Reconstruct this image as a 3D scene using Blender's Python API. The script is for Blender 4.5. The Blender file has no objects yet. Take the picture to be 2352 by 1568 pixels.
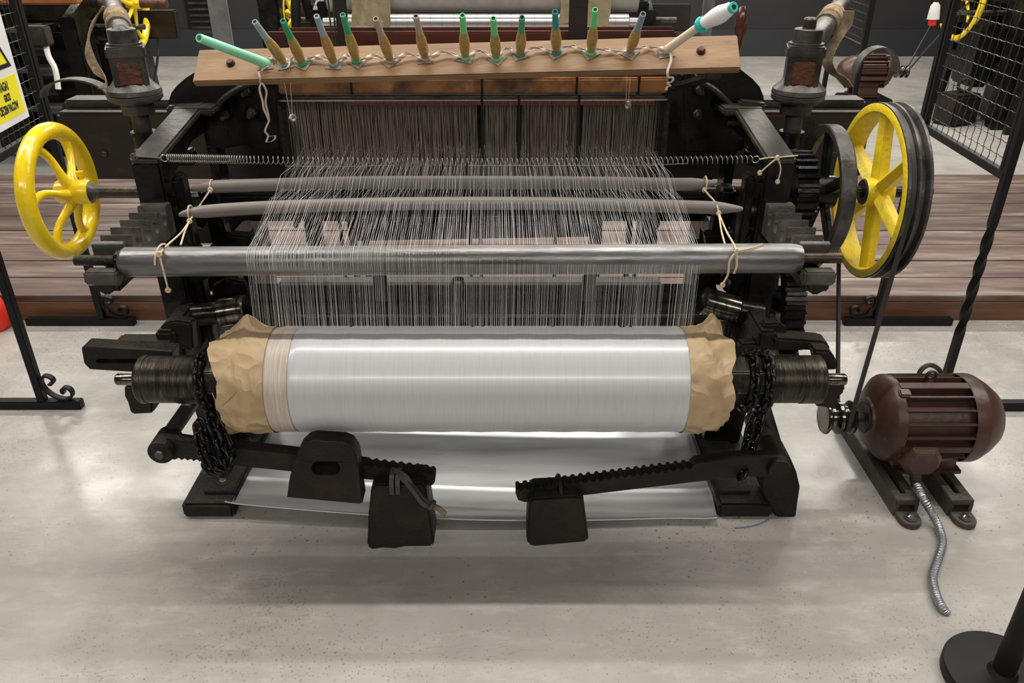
import bpy, bmesh, math, random
from mathutils import Matrix, Vector, Euler
random.seed(7)
V = Vector
PI = math.pi
scene = bpy.context.scene
C = scene.collection

# ------------------------------------------------------------------ camera
F_PX, PITCH, CAM_H = 1829.0, math.radians(28.3), 1.6
cam_d = bpy.data.cameras.new('camera')
cam_d.sensor_width = 36.0
cam_d.lens = 36.0 * F_PX / 2352.0
cam_d.clip_start = 0.05
cam = bpy.data.objects.new('camera', cam_d)
C.objects.link(cam)
cam.location = (0, 0, CAM_H)
cam.rotation_euler = (PI / 2 - PITCH, 0, 0)
scene.camera = cam

# ------------------------------------------------------------------ world, lamps, exposure
world = bpy.data.worlds.new('world')
scene.world = world
world.use_nodes = True
world.node_tree.nodes['Background'].inputs[0].default_value = (0.9, 0.95, 1.0, 1)
world.node_tree.nodes['Background'].inputs[1].default_value = 0.25
scene.view_settings.view_transform = 'Standard'
scene.view_settings.look = 'None'
scene.view_settings.gamma = 1.0
scene.view_settings.use_curve_mapping = False
scene.view_settings.exposure = -0.78


def tube_lamp(name, x, y, z, sx, sy, power, col=(1.0, 0.945, 0.865)):
    l = bpy.data.lights.new(name, 'AREA')
    l.shape = 'RECTANGLE'
    l.size = sx
    l.size_y = sy
    l.energy = power
    l.color = col
    o = bpy.data.objects.new(name, l)
    o.location = (x, y, z)
    C.objects.link(o)
    return o


for nm, y, p in (('ceiling_tube_front', -2.4, 150), ('ceiling_tube_middle', 2.2, 100), ('ceiling_tube_second', 3.05, 80), ('ceiling_tube_back', 6.4, 210), ('added_far_tube', 9.0, 150)):  # the far row is added only to brighten the back floor
    for i, x in enumerate((-3.4, 0.0, 3.4)):
        tube_lamp(nm, x, y, 3.45, 2.9, 0.07, p)

# ------------------------------------------------------------------ pixel helpers (plan measurements)
CT, ST = math.cos(PITCH), math.sin(PITCH)


def ray(px, py):
    u = 784.0 - py
    return V((px - 1176.0, F_PX * CT + u * ST, -F_PX * ST + u * CT))


def at(px, py, Y):
    d = ray(px, py)
    return V((0, 0, CAM_H)) + d * (Y / d.y)


def atz(px, py, z):
    d = ray(px, py)
    return V((0, 0, CAM_H)) + d * ((z - CAM_H) / d.z)


# ------------------------------------------------------------------ materials
MATS = {}


def mat(name, col, rough=0.5, metal=0.0, noise=None, bump=0.0, bscale=60.0, stretch=(1, 1, 1), spec=0.5, coat=0.0,
        rvar=0.0, trans=0.0):
    """noise: list of (colour, scale, low, high) layers mixed over the base by noise value"""
    if name in MATS:
        return MATS[name]
    m = bpy.data.materials.new(name)
    m.use_nodes = True
    nt = m.node_tree
    N, L = nt.nodes, nt.links
    b = N['Principled BSDF']
    b.inputs['Roughness'].default_value = rough
    b.inputs['Metallic'].default_value = metal
    b.inputs['Specular IOR Level'].default_value = spec
    b.inputs['Coat Weight'].default_value = coat
    b.inputs['Coat Roughness'].default_value = 0.12
    b.inputs['Transmission Weight'].default_value = trans
    tc = N.new('ShaderNodeTexCoord')
    geo = N.new('ShaderNodeNewGeometry')
    mp = N.new('ShaderNodeMapping')
    mp.inputs['Scale'].default_value = stretch
    L.new(geo.outputs['Position'], mp.inputs['Vector'])
    cur = None
    base = N.new('ShaderNodeRGB')
    base.outputs[0].default_value = (*col, 1)
    cur = base.outputs[0]
    for k, (c2, sc, lo, hi) in enumerate(noise or []):
        nz = N.new('ShaderNodeTexNoise')
        nz.inputs['Scale'].default_value = sc
        nz.inputs['Detail'].default_value = 6
        nz.inputs['Roughness'].default_value = 0.6
        off = N.new('ShaderNodeVectorMath')
        off.operation = 'ADD'
        off.inputs[1].default_value = (k * 7.3, k * 3.1, k * 5.7)
        L.new(mp.outputs[0], off.inputs[0])
        L.new(off.outputs[0], nz.inputs['Vector'])
        mr = N.new('ShaderNodeMapRange')
        mr.inputs['From Min'].default_value = lo
        mr.inputs['From Max'].default_value = hi
        L.new(nz.outputs['Fac'], mr.inputs['Value'])
        mx = N.new('ShaderNodeMix')
        mx.data_type = 'RGBA'
        L.new(mr.outputs[0], mx.inputs['Factor'])
        L.new(cur, mx.inputs['A'])
        mx.inputs['B'].default_value = (*c2, 1)
        cur = mx.outputs['Result']
    L.new(cur, b.inputs['Base Color'])
    if rvar:
        nz = N.new('ShaderNodeTexNoise')
        nz.inputs['Scale'].default_value = 18
        nz.inputs['Detail'].default_value = 5
        L.new(mp.outputs[0], nz.inputs['Vector'])
        mr = N.new('ShaderNodeMapRange')
        mr.inputs['From Min'].default_value = 0.3
        mr.inputs['From Max'].default_value = 0.7
        mr.inputs['To Min'].default_value = max(0.03, rough - rvar)
        mr.inputs['To Max'].default_value = min(1, rough + rvar)
        L.new(nz.outputs['Fac'], mr.inputs['Value'])
        L.new(mr.outputs[0], b.inputs['Roughness'])
    if bump:
        nz = N.new('ShaderNodeTexNoise')
        nz.inputs['Scale'].default_value = bscale
        nz.inputs['Detail'].default_value = 5
        L.new(mp.outputs[0], nz.inputs['Vector'])
        bp = N.new('ShaderNodeBump')
        bp.inputs['Strength'].default_value = bump
        bp.inputs['Distance'].default_value = 0.01
        L.new(nz.outputs['Fac'], bp.inputs['Height'])
        L.new(bp.outputs[0], b.inputs['Normal'])
    MATS[name] = m
    return m


black = mat('black_paint', (0.0045, 0.0045, 0.004), 0.30, 0, [((0.013, 0.012, 0.009), 14, 0.45, 0.75)], 0.15, 40, rvar=0.12, spec=0.32)
blackdusty = mat('dusty_black_paint', (0.015, 0.0145, 0.012), 0.42, 0, [((0.050, 0.044, 0.034), 9, 0.45, 0.72), ((0.09, 0.055, 0.035), 55, 0.66, 0.74)], 0.2, 50)
rackmat = mat('dusty_grey_iron', (0.070, 0.068, 0.060), 0.36, 0.3, [((0.15, 0.138, 0.115), 11, 0.45, 0.7)], 0.2, 60)
blackmatte = mat('matte_black_steel', (0.007, 0.007, 0.0075), 0.5, 0, [((0.010, 0.010, 0.011), 20, 0.4, 0.7)], spec=0.22)
iron = mat('dark_cast_iron', (0.011, 0.0095, 0.008), 0.5, 0.0, [((0.024, 0.018, 0.012), 12, 0.45, 0.7)], 0.35, 90, rvar=0.1, spec=0.25)
gunmetal = mat('worn_gunmetal', (0.085, 0.08, 0.076), 0.42, 0.6, [((0.035, 0.032, 0.028), 10, 0.45, 0.65), ((0.15, 0.125, 0.095), 30, 0.6, 0.75)], 0.2, 60, rvar=0.1)
steel = mat('worn_steel_tube', (0.25, 0.25, 0.255), 0.38, 0.82, [((0.095, 0.092, 0.088), 4, 0.42, 0.60), ((0.17, 0.15, 0.13), 45, 0.55, 0.72)], 0.12, 80, stretch=(0.25, 1, 1), rvar=0.1)
brightsteel = mat('bright_steel', (0.68, 0.68, 0.70), 0.22, 1.0, rvar=0.06)
springsteel = mat('spring_steel', (0.33, 0.32, 0.30), 0.35, 0.9)
rollersteel = mat('satin_roller', (0.46, 0.46, 0.48), 0.32, 0.85)
girdertop = mat('lit_girder_edge', (0.30, 0.28, 0.26), 0.4, 0.5, [((0.18, 0.165, 0.15), 14, 0.45, 0.65)])  # paler than the girder: light from above painted onto its top strip
polished = mat('oily_polished_steel', (0.22, 0.20, 0.17), 0.18, 0.95, [((0.05, 0.045, 0.04), 12, 0.45, 0.6)], stretch=(6, 1, 1))
drumsteel = mat('turned_drum_steel', (0.065, 0.056, 0.044), 0.34, 0.8, [((0.025, 0.022, 0.018), 9, 0.40, 0.62), ((0.17, 0.13, 0.08), 16, 0.58, 0.74)], 0.2, 70, stretch=(7, 1, 1))
galv = mat('galvanised_sheet', (0.44, 0.455, 0.455), 0.34, 0.7, [((0.35, 0.365, 0.37), 6, 0.45, 0.62), ((0.25, 0.26, 0.255), 25, 0.62, 0.75)], 0.04, 20, stretch=(0.15, 1, 1), rvar=0.07)
yellow = mat('yellow_gloss_paint', (0.86, 0.62, 0.012), 0.22, 0, [((0.70, 0.47, 0.01), 7, 0.5, 0.75)], 0.25, 45, coat=0.5)
yellowworn = mat('yellow_worn_paint', (0.83, 0.62, 0.02), 0.38, 0, [((0.62, 0.44, 0.03), 10, 0.48, 0.7), ((0.20, 0.14, 0.04), 40, 0.66, 0.74)], 0.3, 60)
brownpaint = mat('brown_enamel', (0.062, 0.027, 0.019), 0.40, 0, [((0.040, 0.015, 0.011), 7, 0.45, 0.7), ((0.10, 0.055, 0.038), 18, 0.60, 0.8)], 0.15, 40)
oilrust = mat('oily_brown_shaft', (0.045, 0.028, 0.018), 0.35, 0.4, [((0.10, 0.075, 0.035), 25, 0.5, 0.7)], 0.2, 60)
rust = mat('rusty_block', (0.11, 0.035, 0.014), 0.6, 0.2, [((0.04, 0.025, 0.018), 25, 0.45, 0.65), ((0.22, 0.08, 0.02), 40, 0.6, 0.75)], 0.4, 80)
pine = mat('pine_board', (0.235, 0.130, 0.054), 0.55, 0, [((0.155, 0.080, 0.034), 4, 0.44, 0.68), ((0.31, 0.195, 0.092), 8, 0.5, 0.72), ((0.06, 0.035, 0.02), 7, 0.61, 0.78)], 0.12, 60, stretch=(0.6, 3.0, 3.0))
lacquer = mat('stained_lacquered_wood', (0.42, 0.175, 0.052), 0.28, 0, [((0.07, 0.03, 0.016), 7, 0.42, 0.60), ((0.55, 0.30, 0.10), 13, 0.55, 0.72)], 0.1, 40, stretch=(1.0, 1, 1), coat=0.3)
darkwood = mat('dark_oiled_wood', (0.018, 0.010, 0.007), 0.42, 0, [((0.007, 0.006, 0.005), 6, 0.40, 0.65), ((0.07, 0.03, 0.010), 12, 0.62, 0.80)], 0.15, 40, stretch=(0.4, 1, 1))
redwood = mat('red_brown_lacquer', (0.085, 0.024, 0.014), 0.2, 0, [((0.03, 0.014, 0.012), 9, 0.45, 0.65)], stretch=(0.3, 1, 1), coat=0.5)
orangewood = mat('orange_wood', (0.36, 0.12, 0.04), 0.4, 0, [((0.20, 0.06, 0.02), 8, 0.45, 0.7)], stretch=(0.3, 1, 1))
yarn = mat('white_silk_yarn', (0.58, 0.592, 0.62), 0.28, 0, [((0.53, 0.538, 0.56), 40, 0.40, 0.65)], 0.10, 60, stretch=(14, 0.25, 0.25), spec=0.7, coat=0.25)
whiteyarn = mat('white_cotton_yarn', (0.86, 0.85, 0.85), 0.6, 0, [((0.80, 0.78, 0.78), 60, 0.45, 0.65)])
yarntan = mat('yarn_over_paper', (0.50, 0.42, 0.36), 0.38, 0, [((0.62, 0.56, 0.51), 40, 0.45, 0.6), ((0.36, 0.28, 0.21), 30, 0.6, 0.72)], 0.1, 60, stretch=(14, 0.25, 0.25))
paper = mat('brown_kraft_paper', (0.50, 0.36, 0.205), 0.5, 0, [((0.40, 0.28, 0.155), 7, 0.45, 0.65), ((0.57, 0.43, 0.26), 20, 0.55, 0.75)], 0.35, 14)
_n, _l = paper.node_tree.nodes, paper.node_tree.links
_v = _n.new('ShaderNodeTexVoronoi')
_v.feature = 'F1'
_v.inputs['Scale'].default_value = 17
_g = _n.new('ShaderNodeNewGeometry')
_w = _n.new('ShaderNodeTexNoise')
_w.inputs['Scale'].default_value = 9
_mx = _n.new('ShaderNodeMix')
_mx.data_type = 'VECTOR'
_mx.inputs['Factor'].default_value = 0.12
_l.new(_g.outputs['Position'], _w.inputs['Vector'])
_l.new(_g.outputs['Position'], _mx.inputs[4])
_l.new(_w.outputs['Color'], _mx.inputs[5])
_l.new(_mx.outputs[1], _v.inputs['Vector'])
_b = _n.new('ShaderNodeBump')
_b.inputs['Strength'].default_value = 0.75
_b.inputs['Distance'].default_value = 0.02
_l.new(_v.outputs['Distance'], _b.inputs['Height'])
_l.new(_b.outputs[0], _n['Principled BSDF'].inputs['Normal'])
thread = mat('white_warp_thread', (0.78, 0.78, 0.79), 0.35, 0)
heddle = mat('heddle_wire', (0.15, 0.12, 0.088), 0.45, 0.6)
heddlethread = mat('grey_heddle_thread', (0.30, 0.28, 0.25), 0.6, 0)
rodgrey = mat('grey_rod', (0.175, 0.162, 0.148), 0.5, 0, [((0.22, 0.20, 0.185), 9, 0.45, 0.7)])
string = mat('cotton_string', (0.62, 0.50, 0.34), 0.8, 0, [((0.40, 0.30, 0.18), 60, 0.5, 0.7)])
tape = mat('pink_white_tape', (0.58, 0.48, 0.42), 0.7, 0)
gold = mat('gold_yarn', (0.46, 0.31, 0.10), 0.32, 0.4, [((0.36, 0.23, 0.07), 50, 0.45, 0.65), ((0.66, 0.50, 0.22), 70, 0.58, 0.72)], 0.25, 150, stretch=(1, 1, 4))
leather = mat('worn_leather_strap', (0.20, 0.145, 0.085), 0.7, 0, [((0.09, 0.06, 0.035), 22, 0.45, 0.65), ((0.33, 0.27, 0.19), 60, 0.58, 0.72)], 0.4, 80)
darkleather = mat('dark_leather', (0.045, 0.038, 0.032), 0.5, 0, [((0.08, 0.065, 0.05), 20, 0.5, 0.7)])
rope = mat('frayed_rope', (0.36, 0.27, 0.17), 0.85, 0, [((0.20, 0.14, 0.08), 60, 0.45, 0.65)], 0.5, 120)
rubber = mat('black_rubber_belt', (0.030, 0.027, 0.024), 0.5, 0)
greasychain = mat('greasy_black_chain', (0.012, 0.011, 0.010), 0.28, 0.6)
raildust = mat('dusty_rail', (0.040, 0.034, 0.026), 0.55, 0, [((0.085, 0.068, 0.048), 10, 0.45, 0.68)], 0.3, 70)
conduit = mat('steel_conduit', (0.36, 0.37, 0.40), 0.36, 0.8)
felt = mat('grey_felt_pad', (0.30, 0.26, 0.21), 0.9, 0, [((0.17, 0.145, 0.12), 60, 0.45, 0.65)])
whiteplastic = mat('white_plastic', (0.75, 0.74, 0.72), 0.45, 0)
khaki = mat('khaki_cloth', (0.30, 0.25, 0.15), 0.85, 0, [((0.20, 0.17, 0.10), 14, 0.45, 0.65)], 0.3, 40)
greycloth = mat('grey_cloth_roll', (0.30, 0.29, 0.26), 0.8, 0, [((0.25, 0.24, 0.22), 10, 0.45, 0.65)])
greypaint = mat('grey_paint', (0.25, 0.25, 0.25), 0.4, 0.2, [((0.18, 0.18, 0.18), 14, 0.45, 0.65)])
redplastic = mat('red_plastic', (0.72, 0.03, 0.015), 0.4)
wallmat = mat('anthracite_wall', (0.012, 0.0125, 0.015), 0.6, 0, [((0.016, 0.0165, 0.0195), 3, 0.4, 0.7)])
baseb = mat('dark_skirting', (0.022, 0.024, 0.030), 0.45)
ceilmat = mat('ceiling_paint', (0.10, 0.10, 0.10), 0.8)
sidewall = mat('side_wall_paint', (0.06, 0.06, 0.065), 0.8)
signwhite = mat('sign_white', (0.85, 0.85, 0.86), 0.35)
voidblack = mat('hole_shade', (0.002, 0.002, 0.002), 0.8)  # solid plugs in this black stand in for the shade inside holes
signyellow = mat('sign_yellow', (0.92, 0.84, 0.02), 0.35)
signblack = mat('sign_black', (0.012, 0.012, 0.03), 0.35)
bluethread = mat('blue_thread', (0.05, 0.06, 0.30), 0.7)
rednotch = mat('red_felt_strip', (0.30, 0.05, 0.04), 0.8)
P_COL = {'mint': (0.27, 0.72, 0.47), 'greyblue': (0.27, 0.37, 0.40), 'green': (0.02, 0.33, 0.13), 'beige': (0.40, 0.32, 0.24),
         'bright': (0.14, 0.62, 0.24), 'dark': (0.05, 0.30, 0.15), 'teal': (0.01, 0.25, 0.24), 'slate': (0.22, 0.29, 0.38),
         'aqua': (0.03, 0.48, 0.42), 'cream': (0.62, 0.54, 0.40), 'inner': (0.01, 0.02, 0.02)}
PL = {k: mat('plastic_' + k, c, 0.35, 0) for k, c in P_COL.items()}


# planks: colour varies per object
def plank_material():
    m = bpy.data.materials.new('weathered_plank')
    m.use_nodes = True
    N, L = m.node_tree.nodes, m.node_tree.links
    b = N['Principled BSDF']
    b.inputs['Roughness'].default_value = 0.5
    oi = N.new('ShaderNodeObjectInfo')
    geo = N.new('ShaderNodeNewGeometry')
    mp = N.new('ShaderNodeMapping')
    mp.inputs['Scale'].default_value = (0.7, 6, 6)
    L.new(geo.outputs['Position'], mp.inputs['Vector'])
    ad = N.new('ShaderNodeVectorMath')
    cm = N.new('ShaderNodeCombineXYZ')
    ml = N.new('ShaderNodeMath')
    ml.operation = 'MULTIPLY'
    ml.inputs[1].default_value = 40
    L.new(oi.outputs['Random'], ml.inputs[0])
    L.new(ml.outputs[0], cm.inputs[0])
    L.new(mp.outputs[0], ad.inputs[0])
    L.new(cm.outputs[0], ad.inputs[1])
    n1 = N.new('ShaderNodeTexNoise')
    n1.inputs['Scale'].default_value = 2.2
    n1.inputs['Detail'].default_value = 8
    n1.inputs['Roughness'].default_value = 0.65
    L.new(ad.outputs[0], n1.inputs['Vector'])
    cr = N.new('ShaderNodeValToRGB')
    e = cr.color_ramp.elements
    e[0].position = 0.30
    e[0].color = (0.042, 0.020, 0.015, 1)
    e[1].position = 0.70
    e[1].color = (0.29, 0.24, 0.205, 1)
    k = cr.color_ramp.elements.new(0.45)
    k.color = (0.092, 0.050, 0.038, 1)
    k = cr.color_ramp.elements.new(0.56)
    k.color = (0.150, 0.104, 0.084, 1)
    L.new(n1.outputs['Fac'], cr.inputs[0])
    hs = N.new('ShaderNodeHueSaturation')
    mr = N.new('ShaderNodeMapRange')
    mr.inputs['To Min'].default_value = 0.62
    mr.inputs['To Max'].default_value = 1.02
    L.new(oi.outputs['Random'], mr.inputs['Value'])
    L.new(mr.outputs[0], hs.inputs['Value'])
    L.new(cr.outputs[0], hs.inputs['Color'])
    L.new(hs.outputs[0], b.inputs['Base Color'])
    bp = N.new('ShaderNodeBump')
    bp.inputs['Strength'].default_value = 0.25
    bp.inputs['Distance'].default_value = 0.004
    L.new(n1.outputs['Fac'], bp.inputs['Height'])
    L.new(bp.outputs[0], b.inputs['Normal'])
    return m


def floor_material():
    m = bpy.data.materials.new('polished_concrete')
    m.use_nodes = True
    N, L = m.node_tree.nodes, m.node_tree.links
    b = N['Principled BSDF']
    geo = N.new('ShaderNodeNewGeometry')

    def noise(scale, detail=6, rough=0.6, stretch=None, off=0):
        n = N.new('ShaderNodeTexNoise')
        n.inputs['Scale'].default_value = scale
        n.inputs['Detail'].default_value = detail
        n.inputs['Roughness'].default_value = rough
        mp = N.new('ShaderNodeMapping')
        mp.inputs['Location'].default_value = (off, off * 1.7, 0)
        if stretch:
            mp.inputs['Scale'].default_value = stretch
        L.new(geo.outputs['Position'], mp.inputs['Vector'])
        L.new(mp.outputs[0], n.inputs['Vector'])
        return n.outputs['Fac']

    def rng(v, a, c, lo=0, hi=1):
        r = N.new('ShaderNodeMapRange')
        r.inputs['From Min'].default_value = a
        r.inputs['From Max'].default_value = c
        r.inputs['To Min'].default_value = lo
        r.inputs['To Max'].default_value = hi
        L.new(v, r.inputs['Value'])
        return r.outputs[0]

    def mixc(f, a, c):
        x = N.new('ShaderNodeMix')
        x.data_type = 'RGBA'
        L.new(f, x.inputs['Factor'])
        if isinstance(a, tuple):
            x.inputs['A'].default_value = (*a, 1)
        else:
            L.new(a, x.inputs['A'])
        x.inputs['B'].default_value = (*c, 1)
        return x.outputs['Result']

    def mul(a, c):
        x = N.new('ShaderNodeMath')
        x.operation = 'MULTIPLY'
        L.new(a, x.inputs[0])
        if isinstance(c, float):
            x.inputs[1].default_value = c
        else:
            L.new(c, x.inputs[1])
        return x.outputs[0]
    c = mixc(rng(noise(1.6), 0.35, 0.68), (0.39, 0.378, 0.357), (0.285, 0.273, 0.253))
    c = mixc(rng(noise(5.5, 8, 0.7, (1, 2.2, 1), 3), 0.50, 0.75), c, (0.46, 0.44, 0.41))
    c = mixc(mul(rng(noise(3.2, 8, 0.7, None, 9), 0.55, 0.75), 0.55), c, (0.235, 0.205, 0.165))
    # specks of dirt, denser in patches
    vo = N.new('ShaderNodeTexVoronoi')
    vo.inputs['Scale'].default_value = 70
    vo.inputs['Randomness'].default_value = 1
    L.new(geo.outputs['Position'], vo.inputs['Vector'])
    sel = N.new('ShaderNodeSeparateColor')
    L.new(vo.outputs['Color'], sel.inputs[0])
    sz = mul(rng(noise(2.3, 3, 0.5, None, 21), 0.42, 0.72, 0.06, 0.40), sel.outputs[1])
    lt = N.new('ShaderNodeMath')
    lt.operation = 'LESS_THAN'
    dd = N.new('ShaderNodeMath')
    dd.operation = 'ADD'
    L.new(vo.outputs['Distance'], dd.inputs[0])
    L.new(rng(noise(160, 3), 0.3, 0.7, -0.06, 0.06), dd.inputs[1])
    L.new(dd.outputs[0], lt.inputs[0])
    L.new(sz, lt.inputs[1])
    gt = N.new('ShaderNodeMath')
    gt.operation = 'GREATER_THAN'
    gt.inputs[1].default_value = 0.5
    L.new(sel.outputs[0], gt.inputs[0])
    c = mixc(mul(mul(lt.outputs[0], gt.outputs[0]), 0.55), c, (0.07, 0.055, 0.045))
    vo2 = N.new('ShaderNodeTexVoronoi')
    vo2.inputs['Scale'].default_value = 150
    L.new(geo.outputs['Position'], vo2.inputs['Vector'])
    sel2 = N.new('ShaderNodeSeparateColor')
    L.new(vo2.outputs['Color'], sel2.inputs[0])
    sz2 = mul(rng(noise(1.7, 4, 0.6, None, 41), 0.42, 0.70, 0.15, 0.95), mul(sel2.outputs[0], sel2.outputs[1]))
    lt2 = N.new('ShaderNodeMath')
    lt2.operation = 'LESS_THAN'
    L.new(vo2.outputs['Distance'], lt2.inputs[0])
    L.new(sz2, lt2.inputs[1])
    c = mixc(mul(lt2.outputs[0], 0.45), c, (0.15, 0.115, 0.085))
    # fine scratches
    wv = noise(3.0, 2, 0.4, (1.2, 7, 1), 60)
    ab = N.new('ShaderNodeMath')
    ab.operation = 'SUBTRACT'
    ab.inputs[1].default_value = 0.5
    L.new(wv, ab.inputs[0])
    ab2 = N.new('ShaderNodeMath')
    ab2.operation = 'ABSOLUTE'
    L.new(ab.outputs[0], ab2.inputs[0])
    c = mixc(mul(rng(ab2.outputs[0], 0.006, 0.0), 0.25), c, (0.22, 0.18, 0.14))
    L.new(c, b.inputs['Base Color'])
    L.new(rng(noise(4.0, 6, 0.6, None, 77), 0.3, 0.7, 0.17, 0.34), b.inputs['Roughness'])
    b.inputs['Specular IOR Level'].default_value = 0.5
    bp = N.new('ShaderNodeBump')
    bp.inputs['Strength'].default_value = 0.06
    bp.inputs['Distance'].default_value = 0.01
    L.new(noise(25), bp.inputs['Height'])
    L.new(bp.outputs[0], b.inputs['Normal'])
    return m


# ------------------------------------------------------------------ mesh builder
WM = {}


class MB:
    def __init__(s):
        s.v, s.f = [], []

    def add(s, vs, fs):
        n = len(s.v)
        s.v += [V(p) for p in vs]
        s.f += [tuple(i + n for i in f) for f in fs]
        return s

    def box(s, c, size, rot=None):
        x, y, z = (k / 2 for k in size)
        vs = [V((a * x, b * y, d * z)) for a in (-1, 1) for b in (-1, 1) for d in (-1, 1)]
        if rot is not None:
            vs = [rot @ p for p in vs]
        return s.add([V(c) + p for p in vs], [(0, 1, 3, 2), (4, 6, 7, 5), (0, 4, 5, 1), (2, 3, 7, 6), (0, 2, 6, 4), (1, 5, 7, 3)])

    def bar(s, a, b, w, h, up=V((0, 0, 1))):
        """box beam from a to b, w sideways, h along up"""
        a, b = V(a), V(b)
        d = (b - a)
        ln = d.length
        d.normalize()
        sd = d.cross(up)
        if sd.length < 1e-5:
            sd = d.cross(V((0, 1, 0)))
        sd.normalize()
        u2 = sd.cross(d)
        R = Matrix((d, sd, u2)).transposed()
        return s.box((a + b) / 2, (ln, w, h), R)

    def cyl(s, a, b, r0, r1=None, n=20, caps=True):
        r1 = r0 if r1 is None else r1
        return s.lathe(a, b, [(0, r0), (1, r1)], n, caps)

    def lathe(s, a, b, prof, n=24, caps=True, fn=None):
        """prof: (t along a->b, radius)"""
        a, b = V(a), V(b)
        d = (b - a)
        ax = d.normalized()
        u = ax.orthogonal().normalized()
        if abs(ax.x) > 0.99:
            u = V((0, 0, 1))
        w = ax.cross(u)
        vs, fs = [], []
        for t, r in prof:
            c = a + d * t
            for k in range(n):
                q = 2 * PI * k / n
                rr = r if fn is None else fn(t, q, r)
                vs.append(c + (u * math.cos(q) + w * math.sin(q)) * rr)
        for i in range(len(prof) - 1):
            for k in range(n):
                k2 = (k + 1) % n
                fs.append((i * n + k, i * n + k2, (i + 1) * n + k2, (i + 1) * n + k))
        if caps:
            fs.append(tuple(reversed(range(n))))
            fs.append(tuple((len(prof) - 1) * n + k for k in range(n)))
        return s.add(vs, fs)

    def tube(s, pts, r, n=8, caps=True, closed=False):
        pts = [V(p) for p in pts]
        m = len(pts)
        rad = r if isinstance(r, (list, tuple)) else [r] * m
        vs, fs = [], []
        u = None
        for i in range(m):
            if closed:
                t = pts[(i + 1) % m] - pts[i - 1]
            else:
                t = pts[min(i + 1, m - 1)] - pts[max(i - 1, 0)]
            t.normalize()
            if u is None:
                u = t.orthogonal().normalized()
            else:
                u = (u - t * u.dot(t))
                u = u.normalized() if u.length > 1e-6 else t.orthogonal().normalized()
            w = t.cross(u)
            for k in range(n):
                q = 2 * PI * k / n
                vs.append(pts[i] + (u * math.cos(q) + w * math.sin(q)) * rad[i])
        for i in range(m if closed else m - 1):
            j = (i + 1) % m
            for k in range(n):
                k2 = (k + 1) % n
                fs.append((i * n + k, i * n + k2, j * n + k2, j * n + k))
        if caps and not closed:
            fs.append(tuple(reversed(range(n))))
            fs.append(tuple((m - 1) * n + k for k in range(n)))
        return s.add(vs, fs)

    def ribbon(s, pts, width, thick, sides):
        """flat strap: pts centre line, sides = width direction per point (or one)"""
        vs, fs = [], []
        m = len(pts)
        for i, p in enumerate(pts):
            p = V(p)
            sd = V(sides[i] if isinstance(sides, list) else sides).normalized()
            t = V(pts[min(i + 1, m - 1)]) - V(pts[max(i - 1, 0)])
            nn = t.cross(sd).normalized() if t.length > 0 else V((0, 1, 0))
            for a, b in ((-1, -1), (1, -1), (1, 1), (-1, 1)):
                vs.append(p + sd * (a * width / 2) + nn * (b * thick / 2))
        for i in range(m - 1):
            for k in range(4):
                k2 = (k + 1) % 4
                fs.append((i * 4 + k, i * 4 + k2, (i + 1) * 4 + k2, (i + 1) * 4 + k))
        fs += [(3, 2, 1, 0), tuple((m - 1) * 4 + k for k in range(4))]
        return s.add(vs, fs)

    def torus(s, c, axis, R, r, n=40, m=12, sx=1.0):
        c, axis = V(c), V(axis).normalized()
        u = axis.orthogonal().normalized()
        w = axis.cross(u)
        vs, fs = [], []
        for i in range(n):
            q = 2 * PI * i / n
            e = u * math.cos(q) + w * math.sin(q)
            for k in range(m):
                p = 2 * PI * k / m
                vs.append(c + e * (R + r * math.cos(p)) + axis * (r * sx * math.sin(p)))
        for i in range(n):
            i2 = (i + 1) % n
            for k in range(m):
                k2 = (k + 1) % m
                fs.append((i * m + k, i2 * m + k, i2 * m + k2, i * m + k2))
        return s.add(vs, fs)

    def prism(s, poly, ext):
        """poly: list of 3D points (planar), ext: extrusion vector"""
        n = len(poly)
        ext = V(ext)
        vs = [V(p) for p in poly] + [V(p) + ext for p in poly]
        fs = [tuple(reversed(range(n))), tuple(range(n, 2 * n))]
        for i in range(n):
            j = (i + 1) % n
            fs.append((i, j, n + j, n + i))
        return s.add(vs, fs)

    def mesh(s, name, angle=35, bevel=0.0):
        me = bpy.data.meshes.new(name)
        me.from_pydata([tuple(p) for p in s.v], [], s.f)
        bm = bmesh.new()
        bm.from_mesh(me)
        bmesh.ops.recalc_face_normals(bm, faces=bm.faces)
        if bevel:
            ed = [e for e in bm.edges if len(e.link_faces) == 2 and e.calc_face_angle(0) > math.radians(30)]
            bmesh.ops.bevel(bm, geom=ed, offset=bevel, segments=2, affect='EDGES', clamp_overlap=True)
        bm.to_mesh(me)
        bm.free()
        me.shade_smooth()
        me.set_sharp_from_angle(angle=math.radians(angle))
        return me

    def build(s, name, m, parent=None, angle=35, bevel=0.0):
        lo = V((min(p.x for p in s.v), min(p.y for p in s.v), min(p.z for p in s.v)))
        hi = V((max(p.x for p in s.v), max(p.y for p in s.v), max(p.z for p in s.v)))
        c = V(((lo.x + hi.x) / 2, (lo.y + hi.y) / 2, lo.z))
        s.v = [p - c for p in s.v]
        me = s.mesh(name, angle, bevel)
        me.materials.append(m)
        return link(name, me, parent, Matrix.Translation(c))


def link(name, me, parent, W):
    o = bpy.data.objects.new(name, me)
    C.objects.link(o)
    WM[o] = W
    if parent is not None:
        o.parent = parent
        o.matrix_parent_inverse = WM[parent].inverted()
    o.matrix_basis = W
    return o


def thing(name, label, cat, loc, group=None):
    o = link(name, None, None, Matrix.Translation(V(loc)))
    o.empty_display_size = 0.1
    return tag(o, label, cat, group)


def tag(o, label, cat, group=None):
    o['label'] = label
    o['category'] = cat
    if group:
        o['group'] = group
    return o


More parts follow.
